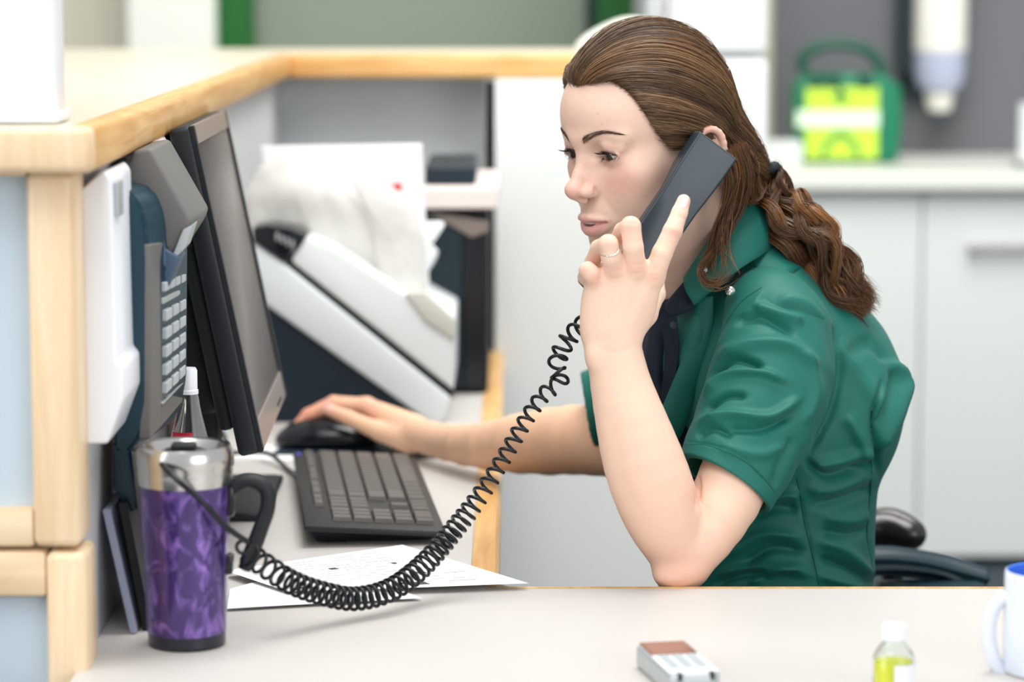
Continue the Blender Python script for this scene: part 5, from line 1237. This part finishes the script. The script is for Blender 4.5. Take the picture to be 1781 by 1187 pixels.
torso_folds = [
 ([(1325, 487), (1300, 452), (1283, 428)], 4, -.0022), ([(1325, 487), (1360, 478), (1395, 465)], 4, -.0022), ([(1395, 465), (1440, 490), (1500, 560)], 5, -.003), ([(1405, 470), (1450, 505), (1500, 575), (1530, 600)], 9, .003),
 ([(1290, 452), (1262, 520), (1228, 600), (1190, 700)], 5, -.0012), ([(1230, 470), (1210, 560), (1180, 650)], 12, .003), ([(1250, 500), (1225, 600), (1180, 730), (1165, 780)], 9, -.003),
 ([(1445, 560), (1462, 640), (1445, 720), (1400, 800)], 7, -.004), ([(1455, 590), (1500, 660), (1540, 710)], 16, .004), ([(1520, 600), (1555, 650), (1545, 700), (1520, 760)], 8, -.005), ([(1530, 620), (1575, 660), (1560, 720), (1525, 790)], 9, .006),
 ([(1535, 660), (1520, 720), (1522, 770), (1528, 830)], 6, -.006), ([(1470, 720), (1500, 770), (1515, 800)], 12, .005), ([(1405, 810), (1460, 800), (1515, 780)], 9, .005), ([(1400, 800), (1440, 830), (1500, 812)], 7, -.006),
 ([(1385, 830), (1398, 900), (1412, 960), (1420, 1022)], 3.2, -.0020), ([(1400, 850), (1450, 850), (1520, 820)], 10, .004), ([(1410, 880), (1460, 870), (1515, 850)], 8, -.004),
 ([(1512, 830), (1512, 880), (1508, 930), (1522, 985)], 3, -.0016), ([(1270, 960), (1330, 930), (1395, 935)], 10, .005), ([(1290, 985), (1340, 955), (1400, 960)], 8, -.006), ([(1250, 1000), (1330, 985), (1410, 1000)], 8, .005), ([(1300, 900), (1350, 885), (1390, 890)], 9, -.005), ([(1330, 868), (1370, 860), (1392, 865)], 9, .005),
 ([(1420, 940), (1470, 960), (1520, 1010)], 10, .005), ([(1425, 970), (1480, 990), (1530, 1022)], 7, -.006), ([(1420, 1000), (1450, 1010), (1500, 1024)], 8, .004), ([(1430, 900), (1480, 905), (1510, 890)], 10, .004), ([(1430, 925), (1480, 930), (1505, 920)], 8, -.004),
 ([(1210, 1015), (1250, 980), (1290, 950)], 8, .004), ([(1240, 1020), (1290, 1000), (1340, 1005)], 7, -.005), ([(1300, 1015), (1360, 990), (1400, 985)], 7, .005), ([(1470, 620), (1500, 600), (1520, 590)], 14, -.003), ([(1350, 520), (1400, 530), (1450, 580)], 12, .004)]
v = folds(v, n, [(a[0], a[1], a[2]*(1.6 if a[1] > 4.5 else 1)) for a in torso_folds]); v = v+vnormals(v, f)*(.0016*snoise(v, 21, 3, 34))[:, None]
# near sleeve
s0, s1_, s2_ = W(1352, 580, 3.115), W(1335, 680, 3.085), W(1255, 858, 3.028)
def sleeve(c0, c1, c2, r0, r1, r2, hem_n, hem_p, hh, q=.84, extra=()):
    Sv = Field(); Sv.chain([c0, c1, c2], [r0, r1, r2], .02, YY, q, n=7)
    for e in extra: Sv.ell(*e)
    Sv.plane(hem_p, hem_n, .0015)
    a = np.array(c2)-np.array(c1); a = unit(a); Sv.cone(c2-a*.045, c2+a*.06, r2-.012, r2+.004, .0015, YY, q, mode='-')
    return Sv.mesh(hh)
hp_a, hp_b = W(1186, 790, 3.03), W(1338, 894, 3.03); hd = unit(hp_b-hp_a); hem_n = unit(np.cross(YY, hd)); hem_n = hem_n if hem_n[2] < 0 else -hem_n; hem_n = unit(hem_n+V3(0, -.42, 0))
ns = sleeve(s0, s1_, s2_, .060, .068, .0555, hem_n, (hp_a+hp_b)/2, .0017, .84, [(W(1330, 520, 3.15), (.04, .05, .035), .03)])
n = vnormals(*ns)
sleeve_folds = [
 ([(1430, 545), (1450, 640), (1432, 720), (1390, 800), (1345, 880)], 5, -.002),
 ([(1245, 625), (1300, 600), (1370, 600), (1425, 640)], 13, .006), ([(1235, 660), (1275, 625), (1330, 640)], 8, -.008), ([(1222, 690), (1262, 655), (1320, 648), (1370, 665)], 8, .006),
 ([(1225, 715), (1262, 690), (1300, 690)], 7, -.006), ([(1212, 735), (1270, 722), (1340, 724), (1392, 690)], 9, .0065), ([(1260, 745), (1330, 745), (1380, 720)], 9, -.005), ([(1400, 610), (1420, 680), (1395, 740)], 12, .004), ([(1210, 762), (1240, 745), (1275, 760)], 8, -.005), ([(1250, 775), (1320, 790), (1370, 770)], 12, .004),
 ([(1310, 530), (1350, 545), (1400, 560)], 10, .005), ([(1275, 560), (1330, 555), (1385, 585)], 9, -.005), ([(1330, 505), (1285, 560), (1240, 610)], 6, .003),
 ([(1190, 768), (1240, 775), (1292, 797), (1348, 852)], 2.2, -.0014), ([(1345, 850), (1360, 800), (1380, 760)], 9, -.003)]
nsv = folds(ns[0], n, [(a[0], a[1]*.9 if a[1] > 6 else a[1], a[2]*(1.5 if a[1] > 6 else 1)) for a in sleeve_folds]); nsv = nsv+n*(.0011*snoise(nsv, 5, 3, 46))[:, None]
g0, g1, g2 = W(1235, 600, 3.42), W(1140, 675, 3.43), W(1040, 712, 3.445)
fs = sleeve(g0, g1, g2, .058, .056, .050, unit(V3(-1, 0, -.15)), W(1017, 705, 3.44), .0022, .9)
V, F = join([(v, f), (nsv, ns[1]), fs])
shirt = fast_mesh('scrub_top', V, F, 'scrub_green', body)
tv_, tn_ = v, vnormals(v, f); sv_, sn_ = nsv, vnormals(nsv, ns[1])
def seam_line(poly, Vs, Ns, r=.0007, lift=.0002, nm='seam', step=5):
    q = project(Vs); ok = Ns[:, 1] < .15; q_, V_, N_ = q[ok], Vs[ok], Ns[ok]; L_ = np.linalg.norm(np.diff(np.array(poly, float), axis=0), axis=1).sum()
    pts = []
    for p in spline(poly, max(6, int(L_/step))):
        d = np.linalg.norm(q_-p, axis=1); near_ = d < 4.5
        if not near_.any(): continue
        y0 = V_[near_, 1].min(); sel = near_ & (V_[:, 1] < y0+.02); w = np.exp(-(d[sel]/2.5)**2)[:, None]+1e-6
        pts.append((((V_+N_*lift)[sel])*w).sum(0)/w.sum())
    if len(pts) < 4: return
    pts = np.array(pts); 
    for _ in range(2): pts[1:-1] = .5*pts[1:-1]+.25*(pts[2:]+pts[:-2])
    pts = spline(pts, len(pts)*2); V_, F_ = tubes(pts[None], np.full((1, len(pts)), r), 6); fast_mesh(nm, V_, F_, 'scrub_seam', shirt)
for pl in ([(1386, 832), (1393, 865), (1398, 900), (1408, 945), (1416, 975), (1425, 1018)], [(1516, 790), (1515, 830), (1512, 880), (1508, 935), (1516, 975), (1526, 1005)],
           [(1283, 428), (1302, 456), (1325, 487)], [(1325, 487), (1362, 478), (1396, 465)], [(1396, 466), (1432, 480), (1470, 515), (1510, 570)]):
    seam_line(pl, np.vstack([tv_, sv_]), np.vstack([tn_, sn_]))
seam_line([(1192, 774), (1225, 774), (1262, 786), (1300, 806), (1330, 834), (1347, 856)], sv_, sn_, .0005)
seam_line([(1325, 500), (1290, 525), (1262, 565), (1240, 610), (1215, 680)], sv_, sn_, .0006)
def strip(A, Bc, nm, m, par, nu=60, nv=8, th=.0022, bulge=.004, seam=None, wav=0):
    A, Bc = spline(A, nu), spline(Bc, nu); V = []
    for j in range(nv):
        t = j/(nv-1); P = A*(1-t)+Bc*t; nn = np.cross(np.gradient(A, axis=0), Bc-A); nn /= np.linalg.norm(nn, axis=1)[:, None]+1e-9; V.append(P+nn*bulge*math.sin(math.pi*t))
    V = np.vstack(V); V[:, 1] += wav*snoise(V, 8, 3, 55); F = [(j*nu+i, j*nu+i+1, (j+1)*nu+i+1, (j+1)*nu+i) for j in range(nv-1) for i in range(nu-1)]
    o = fast_mesh(nm, V, F, m, par); md = o.modifiers.new('s', 'SOLIDIFY'); md.thickness = th; md.offset = 0; b_ = o.modifiers.new('b', 'BEVEL'); b_.width = .0006; b_.limit_method = 'ANGLE'; return o
strip(PC([(1189, 484, 3.150), (1212, 448, 3.150), (1246, 402, 3.160), (1285, 360, 3.18), (1325, 338, 3.23), (1335, 335, 3.29), (1300, 350, 3.345), (1250, 395, 3.37), (1200, 455, 3.36), (1172, 500, 3.33)]),
      PC([(1208, 532, 3.132), (1246, 500, 3.130), (1290, 466, 3.130), (1330, 440, 3.165), (1368, 412, 3.235), (1372, 395, 3.31), (1330, 400, 3.39), (1270, 430, 3.42), (1210, 500, 3.40), (1172, 560, 3.35)]), 'collar', 'scrub_green', shirt, bulge=-.008, wav=.0022)
# opening edge of the top
strip(PC([(1208, 520, 3.150), (1204, 560, 3.145), (1192, 608, 3.135), (1172, 660, 3.125), (1146, 722, 3.115), (1118, 790, 3.11)]), PC([(1240, 515, 3.140), (1240, 565, 3.14), (1228, 620, 3.135), (1210, 680, 3.13), (1190, 745, 3.12), (1160, 800, 3.12)]), 'placket', 'scrub_green', shirt, 40, 5, .003, .002)
for p in ((1222, 470, 3.106), (1270, 506, 3.100)):
    c0 = W(*p)+V3(0, -.004, 0); B().lathe([(0, .0032), (.0022, .0028), (.0032, .0016), (.0048, .0012), (.0055, .0), (.005, -.001), (0, -.001)], (0, 0, 0), 28, M=Matrix.Translation(Vector(c0)) @ Matrix.Rotation(math.radians(80), 4, 'X')).build('snap_button', 'chrome', shirt, True, 60)
# navy shirt below
NF = Field(); NF.ell(W(1225, 640, 3.25), (.078, .085, .11), .03).ell(W(1230, 560, 3.255), (.060, .070, .05), .03).cone(W(1165, 560, 3.19), W(1150, 720, 3.17), .020, .030, .03).ell(W(1180, 780, 3.22), (.06, .09, .10), .03)
NF.cone(W(1205, 430, 3.25), W(1175, 545, 3.235), .050, .034, .003, mode='-')
v, f = NF.mesh(.0024); n = vnormals(v, f); v = folds(v, n, [([(1165, 560), (1158, 610), (1150, 680)], 4, -.003), ([(1150, 560), (1140, 620), (1142, 680)], 7, .003), ([(1180, 560), (1176, 620)], 7, .003)])
under = fast_mesh('under_shirt', v, f, 'navy_cloth', body)
strip(PC([(1160, 528, 3.165), (1178, 505, 3.16), (1200, 478, 3.165), (1240, 430, 3.18), (1290, 375, 3.22)]), PC([(1166, 552, 3.145), (1190, 545, 3.140), (1212, 530, 3.145), (1262, 460, 3.16), (1305, 400, 3.21)]), 'under_collar', 'navy_cloth', under, 40, 6, .003, -.004)
strip(PC([(1150, 560, 3.150), (1156, 620, 3.145), (1150, 700, 3.14)]), PC([(1176, 548, 3.140), (1180, 615, 3.135), (1168, 700, 3.13)]), 'button_placket', 'navy_cloth', under, 30, 5, .003, -.002)
c0 = W(1172, 566, 3.130); B().lathe([(0, .001), (.003, .0008), (.0042, .0012), (.0046, 0), (0, -.001)], (0, 0, 0), 20, M=Matrix.Translation(Vector(c0)) @ Matrix.Rotation(math.radians(80), 4, 'X')).build('button', 'navy_dark', under, True)
# trousers and shoes (below the desk)
hipc = W(1340, 1110, 3.28)
LF = Field(); LF.ell((hipc[0], 3.28, .55), (.13, .165, .10), .05)
for s, Yk in ((1, 3.17), (-1, 3.38)):
    LF.cone((hipc[0]-.02, Yk, .53), (-.10+.0, Yk-s*.02, .545), .080, .058, .03).cone((-.10, Yk-s*.02, .54), (-.06, Yk-s*.02, .10), .055, .038, .03)
v, f = LF.mesh(.006); fast_mesh('trousers', v, f, 'trousers', body)
for Yk in (3.15, 3.40):
    F_ = Field(); F_.cone((-.04, Yk, .045), (-.20, Yk, .032), .040, .030, .02).plane((0, 0, .002), (0, 0, -1), .003); v, f = F_.mesh(.004); fast_mesh('shoe', v, f, 'black_soft', body)

# ------------------------------------------------------------------ office chair
ch = thing('office_chair', 'black office chair with padded armrests under the seated woman', 'chair', (.30, 3.28, 0))
B().box((.06, 3.04, .40), (.52, 3.52, .455), .03, 4).build('seat', 'chair_teal', ch, True)
F_ = Field(); F_.chain(PC([(1500, 925, 3.62), (1545, 918, 3.62), (1582, 930, 3.60)]), pr([34, 36, 30], 3.6), .01, V3(0, 0, 1), .95, n=8); v, f = F_.mesh(.003); fast_mesh('armrest', v, f, 'chair_black', ch)
strip(PC([(1490, 962, 3.42), (1560, 962, 3.44), (1640, 975, 3.46), (1722, 998, 3.46)]), PC([(1490, 1000, 3.42), (1560, 998, 3.44), (1640, 1010, 3.46), (1700, 1040, 3.46)]), 'back_rail', 'chair_teal', ch, 40, 6, .03, .004)
a = W(1495, 1010, 3.50); B().box((a[0], 3.10, .50), (W(1712, 1010, 3.5)[0], 3.47, W(1700, 1006, 3.46)[2]), .02, 3).build('backrest', 'chair_teal', ch, True)
a = W(1555, 950, 3.6); B().tube([(a[0], 3.61, a[2]-.03), (a[0], 3.61, .5), (a[0]-.1, 3.55, .43), (a[0]-.2, 3.4, .42)], .014, 10).build('armrest_support', 'black_soft', ch, True)
B().lathe([(.03, .09), (.03, .41), (0, .41)], (.29, 3.28, 0)).build('gas_lift', 'steel', ch, True)
for k in range(5):
    t = 2*math.pi*k/5+.3; p = V3(.29+.26*math.cos(t), 3.28+.26*math.sin(t), .075)
    lg = B().tube([(.29, 3.28, .10), tuple(p)], .018, 8).build('leg', 'black_soft', ch, True)
    B().lathe([(0, -.012), (.026, -.012), (.028, 0), (.026, .012), (0, .012)], (0, 0, 0), 20, M=Matrix.Translation(Vector((p[0], p[1], .029))) @ Matrix.Rotation(math.pi/2, 4, 'X') @ Matrix.Rotation(t, 4, 'Y')).build('castor', 'black_soft', lg, True)
